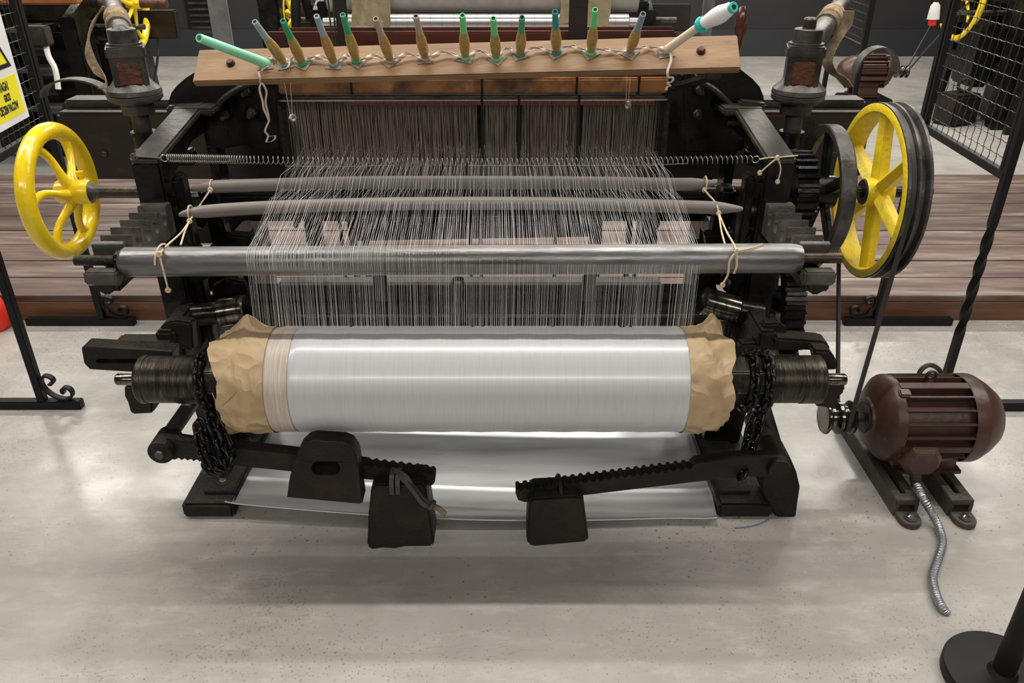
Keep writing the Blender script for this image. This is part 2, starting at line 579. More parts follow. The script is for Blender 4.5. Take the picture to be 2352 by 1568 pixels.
def stuff(o):
    o['kind'] = 'stuff'
    return o


def struct(o):
    o['kind'] = 'structure'
    return o


def holed(outline, holes, depth):
    """flat plate with holes in local XY, thickness along z (0..depth); returns MB"""
    cu = bpy.data.curves.new('tmp', 'CURVE')
    cu.dimensions = '2D'
    cu.fill_mode = 'BOTH'
    cu.extrude = depth / 2
    for pl in [outline] + holes:
        sp = cu.splines.new('POLY')
        sp.points.add(len(pl) - 1)
        for i, p in enumerate(pl):
            sp.points[i].co = (p[0], p[1], 0, 1)
        sp.use_cyclic_u = True
    ob = bpy.data.objects.new('tmp', cu)
    C.objects.link(ob)
    dg = bpy.context.evaluated_depsgraph_get()
    me = bpy.data.meshes.new_from_object(ob.evaluated_get(dg))
    mb = MB()
    mb.v = [V((v.co.x, v.co.y, v.co.z + depth / 2)) for v in me.vertices]
    mb.f = [tuple(p.vertices) for p in me.polygons]
    bpy.data.objects.remove(ob)
    bpy.data.curves.remove(cu)
    bpy.data.meshes.remove(me)
    return mb


def weld(mb):
    key, out, mp = {}, [], []
    for p in mb.v:
        k = (round(p.x, 6), round(p.y, 6), round(p.z, 6))
        if k not in key:
            key[k] = len(out)
            out.append(p)
        mp.append(key[k])
    mb.v = out
    nf = []
    for f in mb.f:
        g = []
        for i in f:
            if mp[i] not in g:
                g.append(mp[i])
        if len(g) > 2:
            nf.append(tuple(g))
    mb.f = nf
    return mb


def oval(cx, cy, w, h, n=16):
    r = min(w, h) / 2
    pts = []
    for k in range(n):
        q = 2 * PI * k / n
        x, y = math.cos(q) * r, math.sin(q) * r
        if w > h:
            x += (w / 2 - r) * (1 if x >= 0 else -1)
        else:
            y += (h / 2 - r) * (1 if y >= 0 else -1)
        pts.append((cx + x, cy + y))
    return pts


def plate_xz(pixels, Y, depth, holes=()):
    """plate parallel to the XZ plane, front face at Y, measured in photo pixels"""
    def cv(pl):
        return [(at(x, y, Y).x, at(x, y, Y).z) for x, y in pl]
    mb = weld(holed(cv(pixels), [cv(h) for h in holes], depth))
    mb.v = [V((p.x, Y + p.z, p.y)) for p in mb.v]
    return mb


def smoothpath(pts, sub=6):
    pts = [V(p) for p in pts]
    out = []
    n = len(pts)
    for i in range(n - 1):
        p0, p1, p2, p3 = pts[max(i - 1, 0)], pts[i], pts[i + 1], pts[min(i + 2, n - 1)]
        for k in range(sub):
            t = k / sub
            out.append(0.5 * ((2 * p1) + (p2 - p0) * t + (2 * p0 - 5 * p1 + 4 * p2 - p3) * t * t + (3 * p1 - p0 - 3 * p2 + p3) * t ** 3))
    out.append(pts[-1])
    return out


def bolt(parent, p, axis, r=0.009, h=0.008, m=None, name='bolt'):
    p, axis = V(p), V(axis).normalized()
    return MB().lathe(p, p + axis * h, [(0, r), (0.85, r), (1, r * 0.85)], 6).build(name, m or gunmetal, parent)


# ------------------------------------------------------------------ room
RX, RY0, RY1, RH = 7.0, -5.0, 10.6, 3.6
fl = MB().box((0, (RY0 + RY1) / 2, -0.05), (2 * RX, RY1 - RY0, 0.1)).build('floor', floor_material())
struct(fl)
struct(MB().box((0, (RY0 + RY1) / 2, RH + 0.05), (2 * RX, RY1 - RY0, 0.1)).build('ceiling', ceilmat))
struct(MB().box((0, RY1 + 0.05, RH / 2), (2 * RX, 0.1, RH)).build('wall_back', wallmat))
struct(MB().box((0, RY0 - 0.05, RH / 2), (2 * RX, 0.1, RH)).build('wall_front', sidewall))
struct(MB().box((-RX - 0.05, (RY0 + RY1) / 2, RH / 2), (0.1, RY1 - RY0, RH)).build('wall_left', sidewall))
struct(MB().box((RX + 0.05, (RY0 + RY1) / 2, RH / 2), (0.1, RY1 - RY0, RH)).build('wall_right', sidewall))
struct(MB().box((0, RY1 - 0.015, 0.16), (2 * RX, 0.03, 0.32)).build('baseboard_back', baseb, bevel=0.004))

# ------------------------------------------------------------------ wooden platform
PT = 0.119
pf = thing('wooden_platform', 'low weathered plank platform running behind the loom', 'platform', (0, 4.1, 0))
edges = [3.17, 3.375, 3.575, 3.79, 3.99, 4.22, 4.44, 4.63, 4.83, 5.02]
pm = plank_material()
for i in range(len(edges) - 1):
    a, b = edges[i], edges[i + 1]
    dz = random.uniform(-0.0015, 0.0015)
    MB().box((0, (a + b) / 2, PT - 0.014 + dz), (8.4, b - a - 0.006, 0.028)).build('plank', pm, pf, bevel=0.003)
kick = mat('brown_kickboard', (0.17, 0.075, 0.035), 0.5, 0, [((0.09, 0.04, 0.02), 6, 0.42, 0.65)], 0.15, 40, stretch=(0.3, 1, 3))
MB().box((0, 3.185, 0.045), (8.4, 0.03, 0.09)).build('kick_board', kick, pf, bevel=0.002)
MB().box((0, 5.0, 0.045), (8.4, 0.03, 0.09)).build('back_board', kick, pf)
for x in (-3.5, -1.2, 1.2, 3.5):
    MB().box((x, 4.1, 0.045), (0.06, 1.78, 0.088)).build('joist', kick, pf)

# ================================================================== THE LOOM
loom = thing('power_loom', 'large black cast-iron power loom with white warp in the foreground', 'loom', (-0.118, 2.3, 0))
XL, XR = -1.035, 0.769      # outer faces of the side frames
SY, SZ = 2.35, 0.852        # crank shaft line


def side_frame(s):
    xo = XL if s < 0 else XR
    outer = [(2.22, 0.40), (2.13, 0.50), (2.13, 1.01), (2.44, 1.07), (2.75, 1.07), (2.95, 0.98), (3.02, 0.85), (3.05, 0.0), (2.9, 0.0), (2.84, 0.30), (2.34, 0.30)]
    h1 = [(2.25, 0.62), (2.25, 0.93), (2.44, 0.985), (2.62, 0.985), (2.62, 0.62)]
    h2 = [(2.33, 0.40), (2.27, 0.55), (2.86, 0.55), (2.86, 0.40)]
    h3 = [(2.70, 0.62), (2.70, 0.98), (2.86, 0.92), (2.90, 0.62)]
    mb = weld(holed(outer, [h1, h2, h3], 0.03))
    x0 = xo + (0.026 if s < 0 else -0.056)
    mb.v = [V((x0 + p.z, p.x, p.y)) for p in mb.v]
    fr = mb.build('side_frame', black, loom)
    fx = xo - s * 0.040
    # flanges round the outside: rear post, sloping top rail
    MB().bar((fx, 2.142, 0.44), (fx, 2.142, 1.005), 0.080, 0.03, V((0, 1, 0))).build('post_flange', black, fr, bevel=0.007)
    MB().bar((fx - s * 0.035, 2.20, 0.05), (fx - s * 0.01, 2.18, 0.50), 0.12, 0.07, V((0, 1, 0))).build('lower_leg', black, fr, bevel=0.008)
    MB().bar((fx, 2.128, 1.006), (fx - s * 0.014, 2.45, 1.070), 0.084, 0.022).build('top_flange', blackdusty, fr, bevel=0.006)
    MB().bar((fx - s * 0.03, 2.44, 1.07), (fx - s * 0.03, 2.78, 1.07), 0.125, 0.022).build('top_flange', blackdusty, fr, bevel=0.006)
    ins = xo - s * 0.105
    MB().bar((ins, 2.18, 0.42), (ins, 2.18, 0.96), 0.03, 0.05, V((0, 1, 0))).build('inner_rib', black, fr, bevel=0.008)
    MB().box((ins + s * 0.024, 2.175, 0.93), (0.055, 0.08, 0.05)).build('rib_cap', black, fr, bevel=0.012)
    MB().prism([(ins + s * 0.03, 2.15, 0.80), (ins + s * 0.03, 2.15, 0.62), (ins - s * 0.05, 2.15, 0.66), (ins - s * 0.02, 2.15, 0.74)], (0, 0.05, 0)).build('gusset', black, fr, bevel=0.006)
    MB().bar((ins, 2.30, 0.10), (ins - s * 0.03, 2.6, 0.60), 0.04, 0.05).build('brace', black, fr, bevel=0.008)
    MB().bar((ins - s * 0.05, 2.42, 0.05), (ins - s * 0.02, 2.32, 0.88), 0.05, 0.06, V((0, 1, 0))).build('inner_leg', black, fr, bevel=0.01)
    for y, z in ((2.30, 0.58), (2.30, 0.79), (2.66, 0.5)):
        MB().lathe((xo + s * 0.02, y, z), (xo - s * 0.10, y, z), [(0, 0.035), (1, 0.035)], 16).build('boss', black, fr, bevel=0.004)
    return fr


frL, frR = side_frame(-1), side_frame(1)

# feet
for s in (-1, 1):
    if s < 0:
        a, b = -0.985, -0.832
        yb, y1 = 1.853, 2.30
    else:
        a, b = atz(1648, 1190, 0).x, atz(1772, 1190, 0).x
        yb, y1 = 1.853, 2.30
    ft = MB().box(((a + b) / 2, (yb + y1) / 2, 0.026), (b - a, y1 - yb, 0.052)).build('foot', iron, loom, bevel=0.008)
    px = (a + b) / 2 + 0.03 * (-s) * 0.8
    MB().box((px, 2.04, 0.056), (0.09, 0.28, 0.014)).build('foot_plate', iron, ft, bevel=0.002)
    if s < 0:
        bolt(ft, (px, 1.945, 0.063), (0, 0, 1), 0.011, 0.011, brightsteel)
        MB().lathe((px, 1.945, 0.0625), (px, 1.945, 0.0655), [(0, 0.019), (1, 0.019)], 18).build('washer', oilrust, ft)
# outboard stop block by the right foot
blk = [(1748, 1122), (1752, 1075), (1790, 1050), (1815, 1050), (1830, 1085), (1838, 1120), (1832, 1160), (1828, 1192), (1785, 1194), (1762, 1150)]
plate_xz(blk, 1.86, 0.09).build('stop_block', iron, loom, bevel=0.005)

# cross rails: slotted girder low between the frames, and rear rails
sl = [oval(x, 671, w, 6.5, 12) for x, w in ((812, 38), (1016, 16), (1150, 16), (1197, 16), (1277, 22), (1401, 40), (702, 20))]
gp = [(560, 655), (1640, 655), (1640, 748), (560, 748)]
g = plate_xz(gp, 2.30, 0.012, sl).build('girder', black, loom)
a0, a1 = at(640, 653, 2.30), at(1520, 653, 2.30)
MB().box(((a0.x + a1.x) / 2, 2.325, a0.z), (a1.x - a0.x, 0.05, 0.012)).build('girder_top', girdertop, g, bevel=0.003)
MB().bar((XL + 0.05, 2.55, 0.40), (XR - 0.05, 2.55, 0.40), 0.05, 0.09).build('lower_rail', black, loom, bevel=0.006)
MB().cyl((XL + 0.03, 2.30 - 0.05, at(900, 725, 2.25).z), (XR - 0.03, 2.25, at(900, 725, 2.25).z), 0.006, n=10).build('tie_rod', gunmetal, loom)
MB().bar((XL + 0.05, 2.9, 0.62), (XR - 0.05, 2.9, 0.62), 0.06, 0.10).build('front_rail', black, loom, bevel=0.006)
# central bearing on the girder, and hanging straps below the roll
cb = at(1052, 690, 2.22)
MB().lathe(at(1052, 640, 2.24), at(1052, 735, 2.24), [(0, 0.018), (0.1, 0.022), (0.4, 0.022), (0.45, 0.026), (1, 0.026)], 18).build('centre_bearing', polished, loom)
for x0, x1, y0, y1 in ((857, 893, 632, 690), (1338, 1366, 632, 690)):
    p0, p1 = at(x0, y0, 2.24), at(x1, y1, 2.24)
    MB().box(((p0.x + p1.x) / 2, 2.24, (p0.z + p1.z) / 2), (p1.x - p0.x, 0.02, p0.z - p1.z)).build('hanger_bracket', gunmetal, loom, bevel=0.004)
for x in (776, 1078, 1102, 1277, 1450, 1470):
    p0, p1 = at(x, 470, 2.45), at(x, 690, 2.45)
    MB().cyl((p0.x, 2.45, p0.z), (p0.x, 2.45, p1.z - 0.1), 0.006 if x != 1450 else 0.010, n=8).build('hanging_rod', black, loom)
for x in (800, 830, 1365, 1380):
    p0, p1 = at(x, 440, 2.52), at(x, 640, 2.52)
    MB().box((p0.x, 2.52, (p0.z + p1.z) / 2), (0.022, 0.012, p0.z - p1.z)).build('heald_strap', darkleather, loom)

# crank shaft
MB().cyl((-0.95, SY, SZ), (1.275, SY, SZ), 0.0175, n=20).build('crank_shaft', black, loom)
MB().cyl((-1.37, SY, SZ), (-1.00, SY, SZ), 0.0195, n=20).build('shaft_end', oilrust, loom)
MB().cyl((1.20, SY, SZ), (1.272, SY, SZ), 0.0185, n=20).build('shaft_end', iron, loom)
# tappet shaft and drums low inside
MB().cyl((XL - 0.02, 2.33, 0.495), (XR + 0.16, 2.33, 0.495), 0.02, n=16).build('tappet_shaft', black, loom)
for p, q, r, m in ((at(1612, 690, 2.12), at(1692, 712, 2.12), 0.042, polished), (at(1692, 712, 2.12), at(1750, 722, 2.12), 0.034, black),
                   (at(505, 718, 2.12), at(568, 708, 2.12), 0.042, polished), (at(430, 725, 2.12), at(505, 718, 2.12), 0.034, black)):
    MB().lathe(p, q, [(0, r * 0.8), (0.05, r), (0.95, r), (1, r * 0.9)], 24).build('shaft_sleeve', m, loom)
for pl, Y, th in (([(1600, 640), (1622, 622), (1637, 640), (1640, 690), (1620, 720), (1600, 700)], 2.16, 0.03),
                  ([(485, 660), (520, 640), (562, 650), (570, 700), (540, 720), (490, 705)], 2.16, 0.03),
                  ([(478, 600), (520, 540), (575, 545), (580, 575), (540, 600), (520, 650), (490, 655)], 2.3, 0.05),
                  ([(1620, 540), (1690, 535), (1700, 560), (1675, 600), (1690, 650), (1650, 660), (1630, 610)], 2.3, 0.05),
                  ([(420, 455), (640, 440), (640, 500), (560, 505), (510, 560), (430, 560)], 2.45, 0.06),
                  ([(1560, 440), (1760, 440), (1760, 540), (1700, 545), (1650, 500), (1560, 490)], 2.45, 0.06)):
    plate_xz(pl, Y, th).build('inner_casting', black, loom, bevel=0.006)

# top castings: curved hoods and bolted blocks carrying the top
hoodL = [(385, 252), (386, 232), (392, 214), (405, 197), (425, 180), (450, 164), (520, 160), (600, 172), (575, 190), (540, 208), (512, 228), (497, 248), (478, 262)]
hoodR = [(1757, 246), (1755, 222), (1746, 200), (1730, 182), (1702, 160), (1640, 150), (1585, 160), (1602, 182), (1640, 205), (1665, 228), (1680, 244), (1695, 250)]
hL = plate_xz(hoodL, 2.52, 0.10).build('top_hood', black, loom, bevel=0.006)
hR = plate_xz(hoodR, 2.52, 0.10).build('top_hood', black, loom, bevel=0.006)
for pl, h in (([(497, 250), (512, 228), (540, 208), (575, 190), (600, 172)], hL), ([(1585, 160), (1602, 182), (1640, 205), (1665, 228), (1682, 246)], hR)):
    MB().tube(smoothpath([at(x, y, 2.512) for x, y in pl], 5), 0.009, 10).build('hood_lip', blackdusty, h)
for pl, h in (([(388, 250), (470, 247)], hL), ([(1696, 238), (1756, 244)], hR)):
    a_, b_ = at(*pl[0], 2.50), at(*pl[1], 2.50)
    MB().bar(a_, b_, 0.05, 0.024).build('hood_foot', blackdusty, h, bevel=0.006)
blL = [(470, 262), (500, 240), (540, 208), (590, 180), (636, 180), (645, 345), (610, 352), (560, 335), (500, 345), (475, 320)]
blR = [(1566, 170), (1600, 175), (1645, 205), (1690, 248), (1712, 262), (1712, 345), (1660, 352), (1570, 352)]
bL = plate_xz(blL, 2.56, 0.10).build('top_block', black, loom, bevel=0.008)
bR = plate_xz(blR, 2.56, 0.10).build('top_block', black, loom, bevel=0.008)
for (x, y), par in (((567, 206), bL), ((580, 256), bL), ((520, 260), bL), ((1606, 203), bR), ((1650, 240), bR), ((1600, 258), bR)):
    p = at(x, y, 2.56)
    MB().lathe(p + V((0, 0.002, 0)), p + V((0, -0.008, 0)), [(0, 0.024), (1, 0.020)], 18).build('bolt_seat', black, par)
    bolt(par, p + V((0, -0.006, 0)), (0, -1, -0.12), 0.0145, 0.016)
    MB().cyl(p + V((0, -0.02, 0)), p + V((0, -0.046, -0.006)), 0.0075, n=10).build('stud', gunmetal, par)
p = at(1672, 282, 2.52)
MB().lathe(p, p + V((0.035, 0, 0.004)), [(0, 0.006), (0.4, 0.006), (0.42, 0.012), (1, 0.012)], 8).build('set_screw', gunmetal, bR)

# grey upright straps rising from the top, black lever and tools
for xs, nm in (((500, 545, 492, 530), 'upright'), ((1600, 1626, 1602, 1628), 'upright')):
    p0 = at((xs[0] + xs[1]) / 2, 150, 2.62)
    w = 0.058 if xs[0] < 1000 else 0.034
    MB().box((p0.x, 2.62, 1.60), (w, 0.014, 0.9)).build('upright', greypaint if xs[0] < 1000 else brightsteel, loom, bevel=0.002)
pp = at(1328, 40, 2.66)
MB().box((pp.x, 2.66, 1.40), (0.058, 0.016, 0.42)).build('hanging_board', darkwood, loom, bevel=0.004)
pp = at(785, 40, 2.66)
MB().box((pp.x, 2.66, 1.40), (0.036, 0.014, 0.48)).build('hanging_board', darkwood, loom, bevel=0.003)
for x in (762, 768, 774):
    q = at(x, 60, 2.66)
    MB().tube([(q.x + random.uniform(-.004, .004), 2.66, 1.2 + k * 0.08) for k in range(6)], 0.003, 6).build('hanging_cord', darkleather, loom)
p = at(1705, 30, 2.66)
MB().lathe((p.x, 2.66, 1.02), (p.x, 2.66, 1.345), [(0, 0.009), (0.62, 0.009), (0.66, 0.014), (0.8, 0.019), (0.95, 0.017), (1, 0.008)], 16).build('shipper_handle', redwood, loom)

# sley: long dark wooden beam with shuttle boxes, reed and lacquered cap
slt, slb = 0.985, 0.745
sa, sb = -1.60, 1.265
sley = MB().box(((sa + sb) / 2, 2.87, (slt + slb) / 2), (sb - sa, 0.09, slt - slb)).build('sley_beam', darkwood, loom, bevel=0.012)
for x0, x1 in ((sa, -1.02), (0.80, sb)):
    MB().box(((x0 + x1) / 2, 2.95, slt + 0.012), (x1 - x0, 0.10, 0.03)).build('shuttle_box', blackdusty, sley, bevel=0.008)
    MB().box(((x0 + x1) / 2, 2.823, 0.86), (0.06, 0.012, 0.20)).build('box_strap', iron, sley, bevel=0.003)
    for k in range(3):
        bolt(sley, (x0 + (x1 - x0) * (0.25 + 0.25 * k), 2.826, 0.84), (0, -1, 0), 0.011, 0.012)
MB().box((-0.1, 2.832, 1.045), (1.46, 0.03, 0.19)).build('reed', iron, sley)
c0, c1 = at(612, 84, 2.74), at(1552, 78, 2.74)
MB().bar((c0.x, 2.74, 1.236), (c1.x, 2.74, 1.240), 0.035, 0.05).build('sley_cap', redwood, sley, bevel=0.006)
MB().bar((c0.x + .03, 2.79, 1.252), (c1.x, 2.79, 1.256), 0.02, 0.03).build('sley_cap', redwood, sley, bevel=0.004)
for x in (-0.75, 0.52):
    MB().box((x, 2.86, 0.68), (0.06, 0.05, 0.62)).build('sley_sword', black, sley, bevel=0.006)

# heald frames with wires
hx0, hx1 = at(636, 195, 2.40).x, at(1538, 195, 2.40).x
ztop = at(1080, 195, 2.40).z
for k, Y in enumerate((2.40, 2.445, 2.49)):
    hf = link('heald_frame', None, loom, Matrix.Translation(V((-0.1, Y, 0.7))))
    if k == 0:
        MB().bar((hx0, Y, ztop - 0.004), (hx1, Y, ztop), 0.018, 0.044).build('top_bar', lacquer, hf, bevel=0.006)
    else:
        MB().bar((hx0, Y, ztop + 0.004 - k * 0.004), (hx1, Y, ztop + 0.006 - k * 0.004), 0.018, 0.04).build('top_bar', darkwood, hf, bevel=0.005)
    MB().bar((at(800, 530, Y).x, Y, 0.70 - 0.005 * k), (at(1372, 530, Y).x, Y, 0.715 - 0.005 * k), 0.016, 0.05).build('bottom_bar', darkwood, hf, bevel=0.004)
    zr = at(1080, 227, 2.40).z - k * 0.002
    MB().cyl((hx0, Y - 0.004, zr - 0.003), (hx1, Y - 0.004, zr), 0.0042, n=8).build('heddle_rod', brightsteel if k == 0 else gunmetal, hf)
    MB().cyl((hx0, Y, 0.79), (hx1, Y, 0.79), 0.005, n=8).build('heddle_rod', gunmetal, hf)
    for xx in (hx0, hx1):
        MB().box((xx, Y, 0.95), (0.014, 0.016, 0.46)).build('end_stay', iron, hf, bevel=0.002)
    mb = MB()
    n = 330
    for i in range(n):
        x = hx0 + 0.02 + (hx1 - hx0 - 0.04) * (i + random.uniform(-.35, .35)) / n
        # open gaps where the tie straps pass
        if any(abs(x - at(gx, 300, Y).x) < 0.007 for gx in (1102, 1192, 1332)):
            continue
        yy = Y + random.uniform(-0.006, 0.006)
        xb = x + random.uniform(-0.008, 0.008)
        r = random.uniform(0.0004, 0.0008)
        pts = [(x, yy, zr), (x + (xb - x) * .5, yy, (zr + 0.79) / 2), (xb, yy, 0.79)]
        mb.tube(pts, r, 3, caps=False)
    stuff(mb.build('heddles', heddle if k % 2 == 0 else heddlethread, hf))
    if k == 0:
        for gx in (1107, 1192, 1330):
            q = at(gx, 240, Y - 0.012)
            MB().box((q.x, Y - 0.008, 0.98), (0.008, 0.004, 0.30)).build('tie_strap', black, hf)
        for gx in (806, 1107, 1325, 1468):
            q = at(gx, 196, Y - 0.012)
            MB().box((q.x, Y, q.z), (0.006, 0.024, 0.056)).build('wire_tie', iron, hf, bevel=0.001)
MB().box((-0.04, 2.52, at(1080, 236, 2.52).z), (0.96, 0.006, 0.012)).build('felt_strip', rednotch, loom)

# whip roll and its notched racks
RYc, RZc, RR = 1.80, 0.855, 0.0362
rl, rr_ = -0.952, 0.700
wr = MB().lathe((rl, RYc, RZc - 0.004), (rr_, RYc, RZc + 0.006), [(0, RR * 0.70), (0.0015, RR * 0.80), (0.008, RR), (0.985, RR), (0.992, RR * 0.95), (1, RR * 0.85)], 40).build('whip_roll', steel, loom)
MB().cyl((-1.062, RYc, RZc), (rl + .01, RYc, RZc), 0.013, n=16).build('roll_journal', iron, wr)
MB().cyl((rr_ - .01, RYc, RZc + .006), (0.80, RYc, RZc + .006), 0.013, n=16).build('roll_journal', oilrust, wr)
MB().torus((rl - 0.004, RYc, RZc), (1, 0, 0), 0.02, 0.006, 20, 8).build('roll_collar', greasychain, wr)


def rack(xa, xb, y0, y1, zt, n):
    out = [(y1 + 0.02, zt - 0.09), (y1 + 0.02, zt)]
    pitch = (y1 - y0) / n
    for i in range(n):
        yb = y1 - i * pitch
        out.append((yb - pitch * 0.32, zt))
        out.append((yb - pitch * 0.36, zt - 0.010))
        # hooked notch
        for k in range(1, 7):
            q = PI * k / 7
            out.append((yb - pitch * 0.68 + math.cos(q) * pitch * 0.30, zt - 0.014 - math.sin(q) * 0.036))
        out.append((yb - pitch * 0.985, zt - 0.006))
    out += [(y0, zt), (y0 - 0.012, zt - 0.004), (y0 - 0.012, zt - 0.045), (y0 + 0.03, zt - 0.085), (y0 + 0.10, zt - 0.09)]
    mb = weld(holed(out, [], xb - xa))
    mb.v = [V((xa + p.z, p.x, p.y)) for p in mb.v]
    return mb


for s, (xa, xb) in ((-1, (-1.028, -0.950)), (1, (0.704, 0.778))):
    rk = rack(xa, xb, 1.835, 2.115, 0.892, 5).build('roll_rack', rackmat, loom, bevel=0.0015)
    MB().box(((xa + xb) / 2, 2.02, 0.80), (xb - xa - 0.02, 0.20, 0.05)).build('rack_arm', black, rk, bevel=0.006)
    MB().prism([(xa, 1.755, 0.842), (xa, 1.79, 0.842), (xa, 1.80, 0.815), (xa, 1.77, 0.80), (xa, 1.75, 0.815)], (xb - xa, 0, 0)).build('rack_hook', rackmat, rk, bevel=0.004)
    cx = (xa + xb) / 2
    MB().prism([(cx - 0.03, 1.765, 0.82), (cx + 0.03, 1.765, 0.82), (cx + 0.022, 1.765, 0.79), (cx, 1.765, 0.775), (cx - 0.022, 1.765, 0.79)], (0, 0.09, 0)).build('rack_jaw', black, rk, bevel=0.004)
    MB().box((cx, 1.83, 0.80), (xb - xa - 0.01, 0.12, 0.03)).build('rack_sole', black, rk, bevel=0.004)

# beam brackets at both ends of the warp beam
bw = [([(187, 799), (192, 796), (396, 808), (396, 860), (206, 848), (193, 834)], 1.86, 0.05, [oval(268, 829, 96, 9, 12)]),
      ([(254, 796), (262, 788), (392, 788), (392, 812), (258, 812)], 1.93, 0.06, []),
      ([(362, 765), (370, 748), (395, 736), (440, 742), (445, 806), (372, 800), (368, 786)], 1.97, 0.04, []),
      ([(284, 888), (324, 884), (330, 905), (350, 912), (352, 950), (300, 953), (292, 925), (285, 912)], 1.80, 0.05, []),
      ([(1783, 777), (1895, 785), (1906, 793), (1907, 807), (1783, 803)], 1.93, 0.06, []),
      ([(1868, 804), (1910, 806), (1914, 820), (1924, 826), (1926, 850), (1880, 852)], 1.86, 0.05, []),
      ([(1880, 884), (1940, 876), (1942, 900), (1926, 915), (1922, 940), (1872, 934)], 1.80, 0.05, []),
      ([(1755, 745), (1790, 742), (1812, 760), (1806, 782), (1850, 792), (1850, 806), (1700, 806), (1700, 792), (1755, 788)], 1.97, 0.04, [])]
for pl, Y, th, hs in bw:
    plate_xz(pl, Y, th, hs).build('beam_bracket', iron, loom, bevel=0.006)
for s, x in ((-1, -0.965), (1, 0.71)):
    MB().box((x, 2.05, 0.555), (0.05, 0.20, 0.05)).build('bracket_root', iron, loom, bevel=0.008)
    MB().box((x, 2.08, 0.50), (0.04, 0.14, 0.14)).build('bracket_root', iron, loom, bevel=0.008)

# left handwheel on the shaft
HW = at(140, 445, SY)
HW = V((HW.x, SY, SZ))


def handwheel(root_parent, c, R, m, name='handwheel', direct=1):
    w = link(name, None, root_parent, Matrix.Translation(c))
    MB().torus(c, (1, 0, 0), R - 0.026, 0.026, 72, 18).build('rim', m, w)
    hubc = c + V((direct * 0.045, 0, 0))
    MB().lathe(hubc - V((0.05, 0, 0)), hubc + V((0.05, 0, 0)), [(0, 0.033), (0.1, 0.037), (0.9, 0.037), (1, 0.034), (1, 0.019)], 32).build('hub', m, w)
    for k in range(6):
        a = math.radians(29 + 60 * k)
        pts, rad = [], []
        for i in range(9):
            t = i / 8
            rr = 0.028 + (R - 0.045) * t * 0.98
            aa = a + 0.32 * math.sin(t * PI) * (1 - t * 0.3)
            pts.append(c + V((direct * 0.038 * (1 - t) ** 1.3, math.sin(aa) * rr, math.cos(aa) * rr)))
            rad.append(0.0175 - 0.006 * math.sin(t * PI))
        MB().tube(pts, rad, 12).build('spoke', m, w)
    return w, hubc


hw, hubc = handwheel(loom, HW, 0.206, yellow)
hw['label'] = 'yellow glossy handwheel'
for dx, dy in ((-0.02, -0.012), (0.022, 0.012)):
    p = hubc + V((dx, dy, 0.03))
    MB().lathe(p, p + V((0, 0.0, 0.03)), [(0, 0.006), (0.55, 0.006), (0.56, 0.012), (1, 0.012)], 6).build('set_bolt', yellow, hw)
MB().lathe(hubc + V((0.05, 0, 0)), hubc + V((0.085, 0, 0)), [(0, 0.030), (0.3, 0.022), (1, 0.019)], 20).build('hub_collar', gunmetal, hw)

# right: grooved yellow belt pulley, dark flywheel, gears
PU = V((1.08, SY, SZ))
pu = link('belt_pulley', None, loom, Matrix.Translation(PU))
pu['label'] = 'yellow spoked belt pulley with worn steel grooves'
PR = 0.262
x0 = PU.x - 0.01


def ring(c, prof, n=72):
    """closed ring swept about X: prof list of (dx, r)"""
    vs, fs = [], []
    m = len(prof)
    for i in range(n):
        q = 2 * PI * i / n
        for dx, r in prof:
            vs.append(c + V((dx, math.cos(q) * r, math.sin(q) * r)))
    for i in range(n):
        i2 = (i + 1) % n
        for k in range(m):
            k2 = (k + 1) % m
            fs.append((i * m + k, i2 * m + k, i2 * m + k2, i * m + k2))
    return MB().add(vs, fs)


ring(PU, [(-0.004, PR - 0.003), (-0.006, PR - 0.006), (-0.006, PR - 0.026), (0.0, PR - 0.030), (0.06, PR - 0.030), (0.062, PR - 0.021), (0.0, PR - 0.021)]).build('rim', yellowworn, pu)
ring(PU, [(-0.003, PR - 0.012), (-0.003, PR), (0.006, PR), (0.012, PR - 0.016), (0.022, PR - 0.016), (0.029, PR), (0.035, PR),
          (0.041, PR - 0.016), (0.051, PR - 0.016), (0.058, PR), (0.066, PR), (0.066, PR - 0.02), (0.06, PR - 0.021)]).build('grooved_tread', gunmetal, pu)
MB().lathe(PU + V((-0.012, 0, 0)), PU + V((0.07, 0, 0)), [(0, 0.040), (0.08, 0.043), (0.92, 0.043), (1, 0.040)], 32).build('hub', yellowworn, pu)
MB().lathe(PU + V((-0.016, 0, 0)), PU + V((-0.010, 0, 0)), [(0, 0.036), (1, 0.040)], 32).build('hub_face', iron, pu)
for k in range(6):
    a = math.radians(10 + 60 * k)
    d = V((0, math.sin(a), math.cos(a)))
    t = V((0, math.cos(a), -math.sin(a)))
    r0, r1 = 0.036, PR - 0.02
    vs = []
    for rr_k, w, xx in ((r0, 0.022, 0.018), (r1, 0.016, 0.016)):
        for sx, sw in ((-1, 0), (-0.3, -1), (1, -0.8), (1, 0.8), (-0.3, 1)):
            vs.append(PU + V((0.028, 0, 0)) + d * rr_k + t * (w * sw) + V((xx * sx * 1.3, 0, 0)))
    fs = [(4, 3, 2, 1, 0), (5, 6, 7, 8, 9)] + [(i, (i + 1) % 5, 5 + (i + 1) % 5, 5 + i) for i in range(5)]
    MB().add(vs, fs).build('spoke', yellowworn, pu, bevel=0.002)

